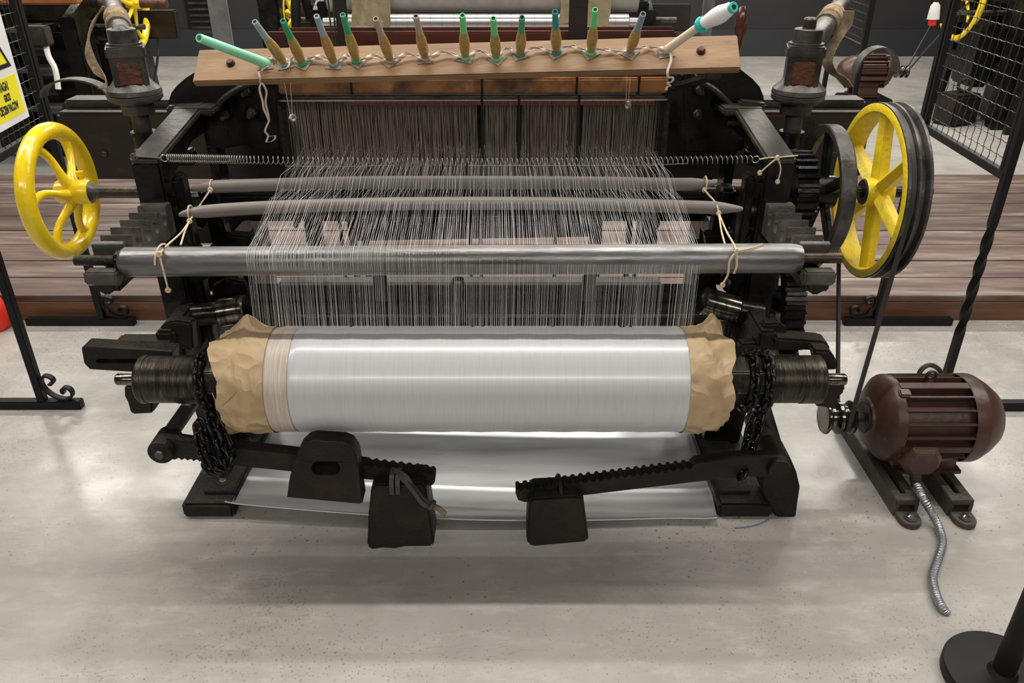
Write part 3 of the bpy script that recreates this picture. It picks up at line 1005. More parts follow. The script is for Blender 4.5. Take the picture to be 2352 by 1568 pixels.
FWc = V((0.945, SY, SZ))
fw = link('flywheel', None, loom, Matrix.Translation(FWc))
ring(FWc, [(-0.022, 0.180), (-0.022, 0.196), (-0.018, 0.199), (0.018, 0.199), (0.022, 0.196), (0.022, 0.180), (0.0, 0.172)]).build('rim', gunmetal, fw)
MB().lathe(FWc + V((-0.04, 0, 0)), FWc + V((0.03, 0, 0)), [(0, 0.05), (1, 0.05)], 24).build('hub', black, fw)
for k in range(5):
    a = math.radians(10 + 72 * k)
    d = V((0, math.sin(a), math.cos(a)))
    MB().bar(FWc + d * 0.04, FWc + d * 0.178, 0.020, 0.034, V((0, math.cos(a), -math.sin(a)))).build('spoke', black, fw, bevel=0.005)


def gear(name, c, R, n, w, m, parent):
    out = []
    for i in range(n):
        q = 2 * PI * i / n
        dq = 2 * PI / n
        for f, r in ((-0.28, R - 0.012), (-0.16, R), (0.16, R), (0.28, R - 0.012)):
            out.append((math.sin(q + dq * f) * r, math.cos(q + dq * f) * r))
    hole = [(math.sin(2 * PI * k / 24) * R * 0.8, math.cos(2 * PI * k / 24) * R * 0.8) for k in range(24)] if R > 0.2 else []
    mb = weld(holed(out, [hole] if hole else [], w))
    mb.v = [V((c[0] - w / 2 + p.z, c[1] + p.x, c[2] + p.y)) for p in mb.v]
    gw = mb.build(name, m, parent, bevel=0.0)
    if hole:
        MB().lathe(V(c) - V((w / 2, 0, 0)), V(c) + V((w / 2, 0, 0)), [(0, 0.05), (1, 0.05)], 20).build('hub', m, gw)
        for k in range(5):
            a = 2 * PI * k / 5
            d = V((0, math.sin(a), math.cos(a)))
            MB().bar(V(c) + d * 0.04, V(c) + d * R * 0.83, 0.02, 0.04, V((0, math.cos(a), -math.sin(a)))).build('spoke', m, gw)
    return gw


gear('pinion_gear', (0.862, SY, SZ), 0.125, 28, 0.062, black, loom)
gear('spur_gear', (0.835, 2.33, 0.495), 0.245, 54, 0.060, black, loom)


# picking shafts with clamp heads and sticks
def picker(X, s):
    Y = 2.50
    r = link('picking_shaft', None, loom, Matrix.Translation(V((X, Y, 0.9))))
    B = V((X, Y, 0))

    def Z(z):
        return B + V((0, 0, z))
    MB().lathe(Z(0.88), Z(1.0), [(0, 0.040), (0.55, 0.040), (0.6, 0.033), (0.9, 0.033), (0.92, 0.038), (1, 0.038)], 24).build('socket', black, r)
    MB().bar(V((X, Y, 0.92)), V((XL + 0.03 if s < 0 else XR - 0.03, Y, 0.92)), 0.05, 0.05).build('socket_arm', black, r, bevel=0.006)
    MB().cyl(Z(0.95), Z(1.08), 0.027, n=20).build('shaft', gunmetal, r)
    MB().lathe(Z(1.055), Z(1.095), [(0, 0.046), (0.2, 0.048), (1, 0.048)], 28).build('boss', gunmetal, r)
    MB().lathe(Z(1.092), Z(1.16), [(0, 0.070), (0.12, 0.079), (0.30, 0.080), (0.33, 0.0765), (0.36, 0.080), (0.55, 0.078), (0.78, 0.060), (1, 0.050)], 40).build('flange', gunmetal, r)
    R = Matrix.Rotation(math.radians(22 if s < 0 else -14), 3, 'Z')
    MB().box(Z(1.185), (0.098, 0.10, 0.092), R).build('clamp_block', gunmetal, r, bevel=0.006)
    f = R @ V((0, -0.052, 0))
    MB().box(Z(1.180) + f, (0.066, 0.012, 0.068), R).build('wedge', rust, r, bevel=0.004)
    MB().box(Z(1.238), (0.108, 0.112, 0.034), R).build('clamp_cap', gunmetal, r, bevel=0.005)
    MB().lathe(Z(1.254), Z(1.300), [(0, 0.050), (0.14, 0.050), (0.16, 0.042), (0.95, 0.041), (1, 0.038)], 28).build('nut', gunmetal, r)
    if s > 0:
        MB().lathe(Z(1.298), Z(1.330), [(0, 0.019), (0.85, 0.019), (1, 0.015)], 16).build('bolt_end', oilrust, r)
    else:
        MB().lathe(Z(1.298), Z(1.312), [(0, 0.026), (0.5, 0.022), (1, 0.010)], 20).build('nut_dome', gunmetal, r)
    # stick running back over the loom
    if s < 0:
        a, b = at(283, 92, 2.56), at(243, -40, 3.25)
    else:
        a, b = at(1868, 95, 2.56), at(1962, -30, 3.2)
    dv = (b - a).normalized()
    MB().lathe(a - dv * 0.02, b, [(0, 0.026), (0.1, 0.032), (0.6, 0.030), (1, 0.026)], 20).build('picking_stick', gunmetal, r)
    for k in range(9):
        c = a + dv * (0.14 + 0.016 * k if s < 0 else 0.20 + 0.014 * k)
        MB().torus(c, dv + V((random.uniform(-.12, .12), 0, random.uniform(-.12, .12))), 0.033, 0.0065, 22, 6).build('rope_turn', rope if k > 3 else leather, r)
    if s < 0:
        pts = [at(238, 15, 2.72), at(215, 50, 2.72), at(203, 90, 2.70), at(207, 130, 2.68), at(225, 165, 2.66), at(244, 186, 2.64), at(236, 204, 2.62)]
        sd = [V((.2, -1, .2)), V((.6, -.8, 0)), V((.5, -.8, .1)), V((.9, -.2, 0)), V((1, -.2, .3)), V((.4, -1, .2)), V((.9, -.1, 0))]
    else:
        pts = [at(1950, 25, 2.75), at(1945, 55, 2.75), at(1925, 85, 2.74), at(1908, 115, 2.73), at(1900, 142, 2.72), at(1912, 165, 2.72), at(1935, 180, 2.74), at(1950, 200, 2.76)]
        sd = [V((1, -.2, 0)), V((1, -.3, 0)), V((.8, -.5, .1)), V((1, -.3, 0)), V((1, -.2, 0)), V((.8, -.6, 0)), V((.3, -1, .4)), V((.5, -.8, .2))]
    sp = smoothpath(pts, 5)
    n = len(sp)
    sides = []
    for i in range(n):
        f_ = i / (n - 1) * (len(sd) - 1)
        k = min(int(f_), len(sd) - 2)
        sides.append(sd[k].lerp(sd[k + 1], f_ - k))
    MB().ribbon(sp, 0.034, 0.004, sides).build('leather_strap', leather, r)
    return r


picker(at(310, 215, 2.5).x, -1)
picker(at(1835, 205, 2.5).x, 1)
# dark leather buffer loops on the shuttle boxes
for c, w, h in ((at(178, 222, 2.84), 0.115, 0.06), (at(2010, 165, 2.84), 0.07, 0.08)):
    pts = [c + V((math.cos(q) * w, 0, math.sin(q) * h)) for q in [PI * k / 14 for k in range(15)]]
    MB().ribbon(pts, 0.05, 0.006, V((0, 1, 0))).build('buffer_strap', darkleather, loom)

# let-off levers with notched edges
def lever(pxs_top, pxs_bot, Y, th, name='let_off_lever'):
    return plate_xz(pxs_top + pxs_bot[::-1], Y, th).build(name, iron, loom, bevel=0.003)


def notched(xa, ya, xb, yb, n, dep):
    out = []
    for i in range(n):
        for f, dd in ((0.0, 0), (0.35, 0), (0.55, dep), (0.85, dep)):
            t = (i + f) / n
            out.append((xa + (xb - xa) * t, ya + (yb - ya) * t + dd))
    out.append((xb, yb))
    return out


LY = 1.655
topL = [(352, 1010), (380, 1008), (450, 1018), (660, 1040), (700, 1045), (838, 1066)] + notched(838, 1066, 992, 1085, 8, 5) + [(1000, 1092)]
botL = [(352, 1052)] + notched(400, 1056, 470, 1062, 5, -5) + [(560, 1072), (838, 1101), (992, 1116), (999, 1108)]
lv = lever(topL, botL, LY, 0.034)
pc = at(374, 1031, LY)
MB().lathe(pc + V((0, -0.02, 0)), pc + V((0, 0.06, 0)), [(0, 0.030), (0.06, 0.033), (0.94, 0.033), (1, 0.03)], 28).build('pivot_boss', iron, lv, bevel=0.002)
MB().lathe(pc + V((0, -0.028, -0.002)), pc + V((0, -0.02, -0.002)), [(0, 0.011), (1, 0.014)], 12).build('pivot_pin', gunmetal, lv)
MB().cyl(pc + V((0.0, 0.03, 0.01)), at(440, 925, 1.82), 0.020, n=18).build('link_rod', gunmetal, lv)
topR = notched(1184, 1124, 1590, 1072, 22, 5) + [(1600, 1064), (1700, 1052), (1790, 1050)]
botR = [(1184, 1132), (1190, 1148), (1205, 1153), (1350, 1136), (1600, 1106), (1700, 1094), (1800, 1095)]
lvR = lever(topR, botR, LY, 0.034)
pc2 = at(1788, 1072, LY)
MB().lathe(pc2 + V((0, -0.015, 0)), pc2 + V((0, 0.22, 0)), [(0, 0.028), (0.06, 0.031), (1, 0.031)], 24).build('pivot_boss', iron, lvR)
MB().cyl(at(1790, 1060, 1.74), at(1750, 925, 1.85), 0.020, n=16).build('link_rod', iron, lvR)

# ------------------------------------------------------------------ warp beam
BY, BZ, BR = 1.76, 0.5415, 0.1345
wb = thing('warp_beam', 'warp beam wound with glossy white yarn, kraft paper at both ends', 'warp beam', (-0.1, BY, BZ - BR))


def bx(px, py=871):
    return at(px, py, BY).x


MB().lathe((bx(462), BY, BZ), (bx(1765), BY, BZ), [(0, 0.066), (1, 0.066)], 8).build('core', drumsteel, wb, bevel=0.003)
for a, b in ((326, 468), (1757, 1884)):
    MB().lathe((bx(a), BY, BZ), (bx(b), BY, BZ), [(0, 0.058), (0.03, 0.0625), (0.12, 0.0625), (0.13, 0.061), (0.6, 0.061), (0.61, 0.0625), (0.97, 0.0625), (1, 0.058)], 48).build('end_drum', drumsteel, wb)
for a, b in ((268, 330), (1880, 1942)):
    MB().lathe((bx(a), BY, BZ), (bx(b), BY, BZ), [(0, 0.0135), (0.05, 0.0155), (0.95, 0.0155), (1, 0.0135)], 24).build('journal', polished, wb)
for px in (512, 1677):
    p = V((bx(px), BY, BZ))
    d = V((0, -0.86, 0.35)).normalized() if px < 1000 else V((0, -0.92, 0.28)).normalized()
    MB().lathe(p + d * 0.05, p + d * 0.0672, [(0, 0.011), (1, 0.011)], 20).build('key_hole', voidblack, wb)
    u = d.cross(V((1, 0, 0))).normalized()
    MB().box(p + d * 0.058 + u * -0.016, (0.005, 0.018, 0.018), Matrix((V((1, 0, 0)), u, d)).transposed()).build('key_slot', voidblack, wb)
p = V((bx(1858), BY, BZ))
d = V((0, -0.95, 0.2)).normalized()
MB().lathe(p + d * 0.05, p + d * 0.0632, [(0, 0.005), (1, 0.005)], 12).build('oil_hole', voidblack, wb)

yx0, yx1 = bx(612), bx(1572)
yxm = bx(690)


def yfn(t, q, r):
    return r


prof = [(0, BR - 0.004), (0.006, BR)] + [(0.02 + 0.96 * k / 30, BR + 0.0008 * math.sin(k * 1.9)) for k in range(31)] + [(0.994, BR), (1, BR - 0.006)]
MB().lathe((yxm, BY, BZ), (yx1, BY, BZ), prof, 96).build('yarn_package', yarn, wb)
MB().lathe((yx0, BY, BZ), (yxm + 0.001, BY, BZ), [(0, BR - 0.002), (0.05, BR - 0.0002), (1, BR - 0.0002)], 96).build('yarn_edge_layer', yarntan, wb)


def paper_sleeve(xin, xout, seed, peak_t, name):
    rnd = random.Random(seed)
    n, m = 64, 15
    sgn = 1 if xout > xin else -1
    ph = [rnd.uniform(0, 6.28) for _ in range(8)]
    jit = [[rnd.uniform(-1, 1) for _ in range(n)] for _ in range(m)]
    edge = [rnd.uniform(-1, 1) for _ in range(n)]
    vs, fs = [], []
    for i in range(m):
        t = i / (m - 1)
        for k in range(n):
            q = 2 * PI * k / n
            rag = 0.010 * math.sin(2 * q + ph[0]) + 0.006 * math.sin(5 * q + ph[1]) + 0.0045 * edge[k] + 0.003 * edge[(k * 7) % n]
            x = xin + (xout - xin) * t + sgn * rag * max(0, t - 0.35) * 1.5
            amp = 0.0004 if t < 0.5 else 0.0018
            fold = amp * jit[i][k] + (0.0 if t < 0.5 else 0.004 * math.sin(6 * q + 7 * t + ph[3]) + 0.003 * math.sin(11 * q - 5 * t + ph[4]))
            step = 0.0045 if 0.22 < t < 0.52 else (0.0025 if t <= 0.22 else 0.0015)
            r = BR + step + fold - 0.016 * max(0, t - 0.6) * (1 + math.sin(3 * q + ph[5]))
            a = math.atan2(math.sin(q - 0.35), math.cos(q - 0.35))
            pk = max(0, 1 - abs(a) / 0.36) * max(0, 1 - abs(t - peak_t) / 0.34)
            r += 0.046 * pk
            vs.append(V((x, BY + math.sin(q) * r, BZ + math.cos(q) * r)))
    for i in range(m - 1):
        for k in range(n):
            k2 = (k + 1) % n
            fs.append((i * n + k, i * n + k2, (i + 1) * n + k2, (i + 1) * n + k))
    # folded-in inner skin towards the core
    base = len(vs)
    for j, (rf, dx) in enumerate(((0.80, -0.010), (0.62, -0.002), (0.52, -0.018))):
        for k in range(n):
            q = 2 * PI * k / n
            o = vs[(m - 1) * n + k]
            r = BR * rf * (1 + 0.05 * math.sin(8 * q + ph[6] + j) + 0.03 * edge[(k * 3 + j) % n])
            vs.append(V((o.x + sgn * dx, BY + math.sin(q) * r, BZ + math.cos(q) * r)))
    rows = [(m - 1) * n] + [base + j * n for j in range(3)]
    for a, b in zip(rows[:-1], rows[1:]):
        for k in range(n):
            k2 = (k + 1) % n
            fs.append((a + k, a + k2, b + k2, b + k))
    return MB().add(vs, fs).build(name, paper, wb, angle=40)


paper_sleeve(bx(640), bx(528), 3, 0.60, 'paper_wrap')
paper_sleeve(bx(1560), bx(1652), 11, 0.80, 'paper_wrap')
tx = bx(545)
MB().ribbon(smoothpath([V((tx - 0.028, BY - 0.10, BZ + 0.02)), V((tx - 0.005, BY - 0.128, BZ + 0.0)), V((tx + 0.02, BY - 0.135, BZ + 0.02)), V((tx + 0.045, BY - 0.128, BZ + 0.045))], 5), 0.012, 0.001, V((0.3, -0.6, 0.8))).build('paper_tear', paper, wb)

# ------------------------------------------------------------------ warp threads
rods = []
R1Y, R1Z, R2Y, R2Z = 2.196, 0.927, 2.03, 0.912
mb = MB()
rnd = random.Random(5)
NT = 400
wl, wrr = -0.634, 0.452
for i in range(NT):
    t = (i + rnd.uniform(-0.45, 0.45)) / NT
    if i > 6 and rnd.random() < 0.10:
        continue
    if 0.925 < t < 0.938:
        continue
    x = wl + (wrr - wl) * t
    xb = -0.692 + (0.486 + 0.692) * t + rnd.uniform(-.002, .002)
    xh = -0.665 + (0.458 + 0.665) * t + rnd.uniform(-.006, .006)
    r = rnd.choice((0.00024, 0.00028, 0.00032, 0.00038, 0.0006))
    e = 0.0006
    pts = [V((xb, BY + 0.1335, BZ + 0.03)), V((x, RYc - RR * 0.985 - e, RZc - RR * 0.2)), V((x, RYc - RR - e, RZc + 0.001))]
    for q in (25, 50, 75, 92):
        a = math.radians(q)
        pts.append(V((x, RYc - math.cos(a) * (RR + e), RZc + math.sin(a) * (RR + e))))
    up = i % 2
    f2 = (R2Y - RYc) / (2.42 - RYc)
    f1 = (R1Y - RYc) / (2.42 - RYc)
    pts.append(V((x + (xh - x) * f2, R2Y, R2Z + (0.0185 if up else -0.0185) + 0.004)))
    pts.append(V((x + (xh - x) * f1, R1Y, R1Z + (-0.0185 if up else 0.0185) + 0.004)))
    pts.append(V((xh, 2.41, 0.935 + rnd.uniform(-.012, .012))))
    pts.append(V((xh, 2.52, 0.945 + rnd.uniform(-.02, .02))))
    mb.tube(pts, [r] * 8 + [r * 0.75, r * 0.4, r * 0.3], 3, caps=False)  # thinned past the rods to dim them, shade put into their thickness
wt = stuff(mb.build('warp_threads', thread, None, angle=80))
tag(wt, 'sheet of fine white warp threads rising from beam over steel roll', 'warp threads')


# lease rods
def leaserod(name, pix, Y, Zc, r, label):
    ys = [V((at(x, y, Y).x, Y, at(x, y, Y).z)) for x, y in pix]
    sp = smoothpath(ys, 10)
    n = len(sp)
    L = [0.0]
    for i in range(1, n):
        L.append(L[-1] + (sp[i] - sp[i - 1]).length)
    rad = []
    for i in range(n):
        e = min(L[i], L[-1] - L[i])
        rad.append(r * min(1, 0.25 + 0.75 * (min(e, 0.07) / 0.07) ** 0.7))
    o = MB().tube(sp, rad, 20).build(name, rodgrey, None)
    return tag(o, label, 'rod', 'lease rods through the warp')


leaserod('lease_rod', [(438, 436), (470, 430), (560, 426), (800, 420), (1060, 419), (1350, 420), (1560, 423), (1646, 420)], R1Y, R1Z, 0.0185, 'grey wooden rod across the warp, the farther one nearer the spring')
leaserod('lease_rod', [(412, 494), (445, 488), (600, 477), (850, 469), (1080, 467), (1300, 468), (1550, 474), (1660, 478), (1706, 480)], R2Y, R2Z, 0.0175, 'grey wooden rod across the warp, the nearer one next to the steel roll')


# strings tying rods to the roll
def cord(name, paths, m, label, cat, r=0.0024, knots=()):
    t = thing(name, label, cat, paths[0][0])
    for p in paths:
        MB().tube(smoothpath(p, 5), r, 6).build('strand', m, t)
    for k in knots:
        k = V(k)
        MB().torus(k, (0.3, -1, 0.2), 0.004, 0.0036, 10, 6).build('knot', m, t)
    return t


def loop_x(x, yc, zc, r, q0, q1, n=14, dx=0.0):
    return [V((x + dx * k / n, yc - math.cos(q0 + (q1 - q0) * k / n) * r, zc + math.sin(q0 + (q1 - q0) * k / n) * r)) for k in range(n + 1)]


xa = at(487, 425, R1Y).x
zr1 = at(487, 430, R1Y).z
xb_ = at(438, 490, R2Y).x
zr2 = at(438, 489, R2Y).z
xk = -0.86
k1 = V((at(483, 436, 2.17).x, 2.17, at(483, 436, 2.17).z))
k2 = at(435, 508, 2.0)
k3 = V((at(368, 582, 1.766).x, RYc - RR - 0.004, at(368, 582, 1.764).z))
cord('knotted_cord', [
    loop_x(xa, R1Y, zr1, 0.0205, -0.6, 3.9),
    [k1, at(460, 470, 2.09), at(449, 488, 2.05), at(440, 500, 2.01), k2],
    loop_x(xb_, R2Y, zr2, 0.0195, -0.8, 3.6),
    [k2, at(415, 535, 1.92), at(385, 562, 1.83), k3],
    [k2, at(425, 530, 1.93), at(415, 562, 1.83)],
    loop_x(at(358, 580, 1.78).x, RYc, RZc, RR + 0.003, 0.1, 2.6, dx=0.01),
    [k3, at(372, 610, 1.758), at(380, 640, 1.757), at(386, 664, 1.757)]],
    string, 'knotted cotton cord tying the rods to the roll on the left', 'cord', knots=(k1, k2, k3, at(386, 666, 1.757)))
xa = at(1620, 418, R1Y).x
zr1 = at(1620, 422, R1Y).z
k1 = at(1618, 436, 2.17)
k2 = at(1651, 490, 2.0)
k3 = V((at(1690, 574, 1.768).x, RYc - RR - 0.003, at(1690, 574, 1.768).z))
cord('knotted_cord', [
    loop_x(xa, R1Y, zr1, 0.0205, -0.6, 3.9),
    [k1, at(1630, 450, 2.1), at(1641, 462, 2.05), at(1648, 476, 2.01), k2],
    [k2, at(1668, 530, 1.9), at(1684, 558, 1.81), k3],
    [k2, at(1657, 530, 1.9), at(1665, 560, 1.83)],
    [k3, at(1676, 600, 1.755), at(1672, 630, 1.755), at(1660, 652, 1.755)],
    [k3, at(1692, 610, 1.758), at(1686, 628, 1.758)],
    [k3, at(1715, 572, 1.752), at(1735, 567, 1.748), at(1752, 560, 1.745)],
    [k3, at(1716, 576, 1.751), at(1738, 569, 1.746), at(1754, 563, 1.744)]],
    string, 'knotted cotton cord tying the rods to the roll on the right', 'cord', knots=(k1, k2, k3, at(1660, 654, 1.755)))

# ------------------------------------------------------------------ long coil spring
SPY = 2.108
sa_, sb_ = at(385, 363, SPY), at(1728, 366, SPY)
spr = thing('tension_spring', 'long steel coil spring stretched across the loom above the rods', 'spring', sa_)
pts = []
Lx = sb_.x - sa_.x
x = sa_.x
ang = 0.0
dense_end = at(520, 366, SPY).x
z0 = sa_.z
while x < sb_.x:
    f = (x - sa_.x) / Lx
    zc = sa_.z + (sb_.z - sa_.z) * f - 0.010 * math.sin(f * PI)
    pts.append(V((x, SPY + math.cos(ang) * 0.0106, zc + math.sin(ang) * 0.0106)))
    pitch = 0.0050 if x < dense_end else min(0.0133, 0.0050 + (x - dense_end) * 0.08)
    x += pitch / 12
    ang += 2 * PI / 12
MB().tube(pts, 0.0012, 5).build('coil', springsteel, spr, angle=80)
for p, sgn in ((sa_, -1), (sb_, 1)):
    MB().torus(p + V((sgn * 0.009, 0, 0)), (0, 1, 0.2), 0.0095, 0.0013, 24, 6).build('end_loop', brightsteel, spr)
MB().tube([at(655, 381, SPY - 0.012), at(800, 382, SPY - 0.012), at(905, 379, SPY - 0.011)], 0.0008, 4).build('wire_end', brightsteel, spr)
MB().tube([at(1075, 380, SPY - 0.012), at(1300, 380, SPY - 0.012), at(1500, 379, SPY - 0.012), at(1580, 375, SPY - 0.011)], 0.0008, 4).build('wire_end', brightsteel, spr)
cord('spring_tie', [[sa_ + V((-0.018, 0, 0)), at(340, 361, 2.120), at(310, 360, 2.115)], [at(312, 352, 2.114), at(300, 358, 2.114), at(312, 366, 2.114)]], darkleather,
     'dark cord tying the spring to the left post top', 'cord', 0.0022, (at(306, 358, 2.112), at(311, 362, 2.110)))
kk = at(1786, 362, 2.114)
cord('spring_tie', [[sb_ + V((0.018, 0, 0)), at(1765, 362, 2.117), kk], [kk, at(1810, 359, 2.117), at(1832, 357, 2.132)],
                    [kk, at(1770, 375, 2.110), at(1755, 388, 2.110), at(1742, 400, 2.110)],
                    [kk, at(1793, 385, 2.110), at(1790, 405, 2.110), at(1786, 414, 2.110)]], string,
     'cotton cord with two frayed ends tying the spring to the right post', 'cord', 0.002, (kk, at(1786, 417, 2.110), at(1745, 397, 2.110)))

# ------------------------------------------------------------------ board with bobbins
bd = thing('bobbin_board', 'long pine board on top of the loom carrying a row of bobbins', 'board', at(1072, 150, 2.2))
NEL = math.radians(50)
nb = V((0, -math.cos(NEL), math.sin(NEL)))
cL, cR = at(449, 150, 2.235), at(1698, 117, 2.165)
ax = (cR - cL).normalized()
nb = (nb - ax * nb.dot(ax)).normalized()
ub = nb.cross(ax)
if ub.z < 0:
    ub = -ub
BWd, BTh = 0.108, 0.022
Rb = Matrix((ax, ub, nb)).transposed()
cB = (cL + cR) / 2
MB().box(cB - nb * (BTh / 2), ((cR - cL).length, BWd, BTh), Rb).build('plank', pine, bd, bevel=0.003)


def onboard(px, py):
    d = ray(px, py)
    o = V((0, 0, CAM_H))
    t = (cB - o).dot(nb) / d.dot(nb)
    return o + d * t


for px, py in ((530, 146), (1610, 118)):
    p = onboard(px, py)
    MB().lathe(p, p + nb * 0.003, [(0, 0.012), (1, 0.012)], 16).build('washer', iron, bd)
    bolt(bd, p + nb * 0.003, nb, 0.0085, 0.008, rust)
# supports of the board
for px in (560, 1640):
    p = onboard(px, 140)
    MB().bar(p - nb * 0.022 - ub * 0.03, V((p.x, 2.54, 1.13)), 0.04, 0.016).build('support_bracket', iron, bd, bevel=0.003)


def tipray(base, px, py, L):
    d = ray(px, py).normalized()
    o = V((0, 0, CAM_H))
    m_ = o - base
    b_ = m_.dot(d)
    c_ = m_.dot(m_) - L * L
    disc = b_ * b_ - c_
    t = -b_ - math.sqrt(disc) if disc > 0 else -b_
    return o + d * t


BOB = [((585, 50), (655, 147), 'greyblue', 'grey-blue bobbin with gold yarn, leftmost bobbin, leaning left the most'),
       ((650, 48), (695, 146), 'green', 'dark green bobbin with gold yarn, second bobbin from the left'),
       ((727, 37), (768, 147), 'greyblue', 'grey-blue bobbin with gold yarn, third bobbin from the left'),
       ((787, 34), (820, 141), 'green', 'dark green bobbin with gold yarn, fourth bobbin from the left'),
       ((863, 43), (897, 139), 'beige', 'beige bobbin with gold yarn, the left one of the two beige bobbins'),
       ((955, 37), (977, 134), 'beige', 'beige bobbin with gold yarn, the right one of the two beige bobbins'),
       ((1062, 35), (1069, 132), 'bright', 'bright green bobbin with frayed gold yarn, left of the two standing close'),
       ((1133, 42), (1140, 134), 'bright', 'bright green bobbin with gold yarn, eighth bobbin from the left'),
       ((1199, 40), (1195, 124), 'dark', 'short dark green bobbin with gold yarn, ninth from the left'),
       ((1275, 27), (1278, 120), 'teal', 'teal bobbin with gold yarn, the only teal-tipped one on a peg'),
       ((1367, 22), (1357, 121), 'bright', 'bright green bobbin with gold yarn, second bobbin from the right'),
       ((1477, 32), (1445, 121), 'slate', 'slate blue bobbin with gold yarn, rightmost of the bobbins, leaning right')]
yarn_me, tube_me, in_me = None, {}, None
pads = []
for tip, base, colr, label in BOB:
    b0 = onboard(*base)
    tp = tipray(b0, tip[0], tip[1], 0.19)
    dv = (tp - b0)
    L = 0.19
    q = dv.to_track_quat('Z', 'Y').to_matrix().to_4x4()
    W = Matrix.Translation(b0) @ q
    bo = link('yarn_bobbin', None, None, W)
    tag(bo, label, 'bobbin', 'bobbins on the pine board')
    if yarn_me is None:
        yarn_me = MB().lathe((0, 0, 0.010), (0, 0, 0.122), [(0, 0.0095), (0.05, 0.0105), (0.28, 0.0132), (0.50, 0.0140), (0.72, 0.0128), (0.92, 0.0098), (1, 0.0086)], 24).mesh('yarn_body')
        yarn_me.materials.append(gold)
        in_me = MB().lathe((0, 0, 0.150), (0, 0, 0.1885), [(0, 0.0038), (1, 0.0045)], 16).mesh('bore')
        in_me.materials.append(PL['inner'])
    if colr not in tube_me:
        me = MB().lathe((0, 0, 0), (0, 0, L), [(0, 0.0125), (0.05, 0.0135), (0.07, 0.0105), (0.10, 0.0095), (0.55, 0.0090), (0.80, 0.0080), (0.985, 0.0074), (1, 0.0070), (1, 0.0046), (0.9, 0.0044)], 20).mesh('plastic_tube')
        me.materials.append(PL[colr])
        tube_me[colr] = me
    link('plastic_tube', tube_me[colr], bo, W)
    link('yarn_body', yarn_me, bo, W)
    link('bore', in_me, bo, W)
    pads.append((b0, random.uniform(-0.8, 0.8)))
pads += [(onboard(610, 148), 0.1), (onboard(1530, 120), 0.15)]
for b0, a in pads:
    Rp = Rb @ Matrix.Rotation(a, 3, 'Z')
    MB().box(b0 + nb * 0.0012, (0.042, 0.036, 0.0022), Rp).build('felt_pad', felt, bd)

# loose pegs: mint tube and cream stick with white cone
b0 = onboard(612, 146)
tp = tipray(b0, 457, 87, 0.27)
tb = thing('empty_tube', 'long mint green plastic tube leaning out to the left', 'tube', b0)
MB().lathe(b0, tp, [(0, 0.0135), (0.98, 0.0105), (1, 0.0098), (1, 0.0065), (0.9, 0.006)], 24).build('tube_body', PL['mint'], tb)
MB().lathe(b0 + (tp - b0) * 0.8, b0 + (tp - b0) * 0.985, [(0, 0.006), (1, 0.0066)], 16).build('bore', PL['dark'], tb)
b0 = onboard(1528, 117)
tp = tipray(b0, 1612, 56, 0.15)
st = thing('wooden_peg', 'cream wooden peg leaning right at the end of the board', 'peg', b0)
dv = (tp - b0).normalized()
MB().lathe(b0, tp + dv * 0.10, [(0, 0.0115), (0.6, 0.0098), (1, 0.006)], 20).build('peg_shaft', PL['cream'], st)
wc = thing('white_yarn_cone', 'white yarn bobbin with teal plastic ends on the cream peg', 'bobbin', tp)
t2 = tipray(tp, 1686, 16, 0.125)
MB().lathe(tp, t2, [(0.08, 0.012), (0.12, 0.0145), (0.45, 0.020), (0.62, 0.0205), (0.80, 0.0165), (0.93, 0.0120)], 28).build('white_yarn', whiteyarn, wc)
MB().lathe(tp - dv * 0.006, t2, [(0, 0.0175), (0.05, 0.0195), (0.09, 0.018), (0.10, 0.013), (0.14, 0.0125)], 24).build('base_ring', PL['aqua'], wc)
MB().lathe(tp + (t2 - tp) * 0.92, t2, [(0, 0.0118), (0.9, 0.0122), (1, 0.0112), (1, 0.0062), (0.3, 0.006)], 24).build('tip_ring', PL['aqua'], wc)
MB().lathe(tp + (t2 - tp) * 0.94, tp + (t2 - tp) * 0.985, [(0, 0.006), (1, 0.0063)], 16).build('bore', PL['inner'], wc)

# twisted tape weaving round the bobbin bases
tp_path = [(612, 143), (640, 136), (660, 152), (678, 138), (697, 143), (730, 137), (768, 148), (795, 137), (820, 145), (856, 138), (897, 143), (935, 134), (977, 138), (1020, 130), (1069, 136), (1105, 127), (1140, 137),
           (1168, 120), (1195, 128), (1240, 118), (1278, 124), (1318, 114), (1357, 124), (1400, 122), (1447, 126), (1490, 114), (1528, 122)]
tpt = thing('twisted_tape', 'pinkish white cotton tape twisted along the bobbin bases', 'tape', onboard(1069, 136))
for off, ph in ((0.010, 0), (0.014, PI * .5)):
    base_pts = smoothpath([onboard(x, y) + nb * off for x, y in tp_path], 8)
    pts, sd = [], []
    for i, p in enumerate(base_pts):
        a = i * 0.42 + ph
        pts.append(p + ub * (math.sin(a) * 0.004) + nb * (math.cos(a) * 0.003))
        sd.append(ub * math.cos(a) + nb * math.sin(a))
    MB().ribbon(pts, 0.0075, 0.0010, sd).build('tape_strand', tape, tpt)
for pth in ([(612, 152), (606, 168), (598, 172), (601, 186), (597, 190)], [(600, 190), (596, 205), (603, 232), (606, 250), (615, 270), (618, 278)],
            [(602, 190), (612, 210), (610, 235), (616, 262), (618, 278)], [(618, 278), (609, 300), (616, 312), (612, 326), (628, 322), (632, 312), (620, 313)],
            [(604, 168), (625, 158), (648, 166), (665, 160), (668, 145)]):
    pts = [onboard(x, y) + nb * 0.012 if y < 190 else at(x, y, 2.185) for x, y in pth]
    MB().ribbon(smoothpath(pts, 6), 0.006, 0.001, V((1, -0.3, 0.2))).build('tape_tail', tape, tpt)
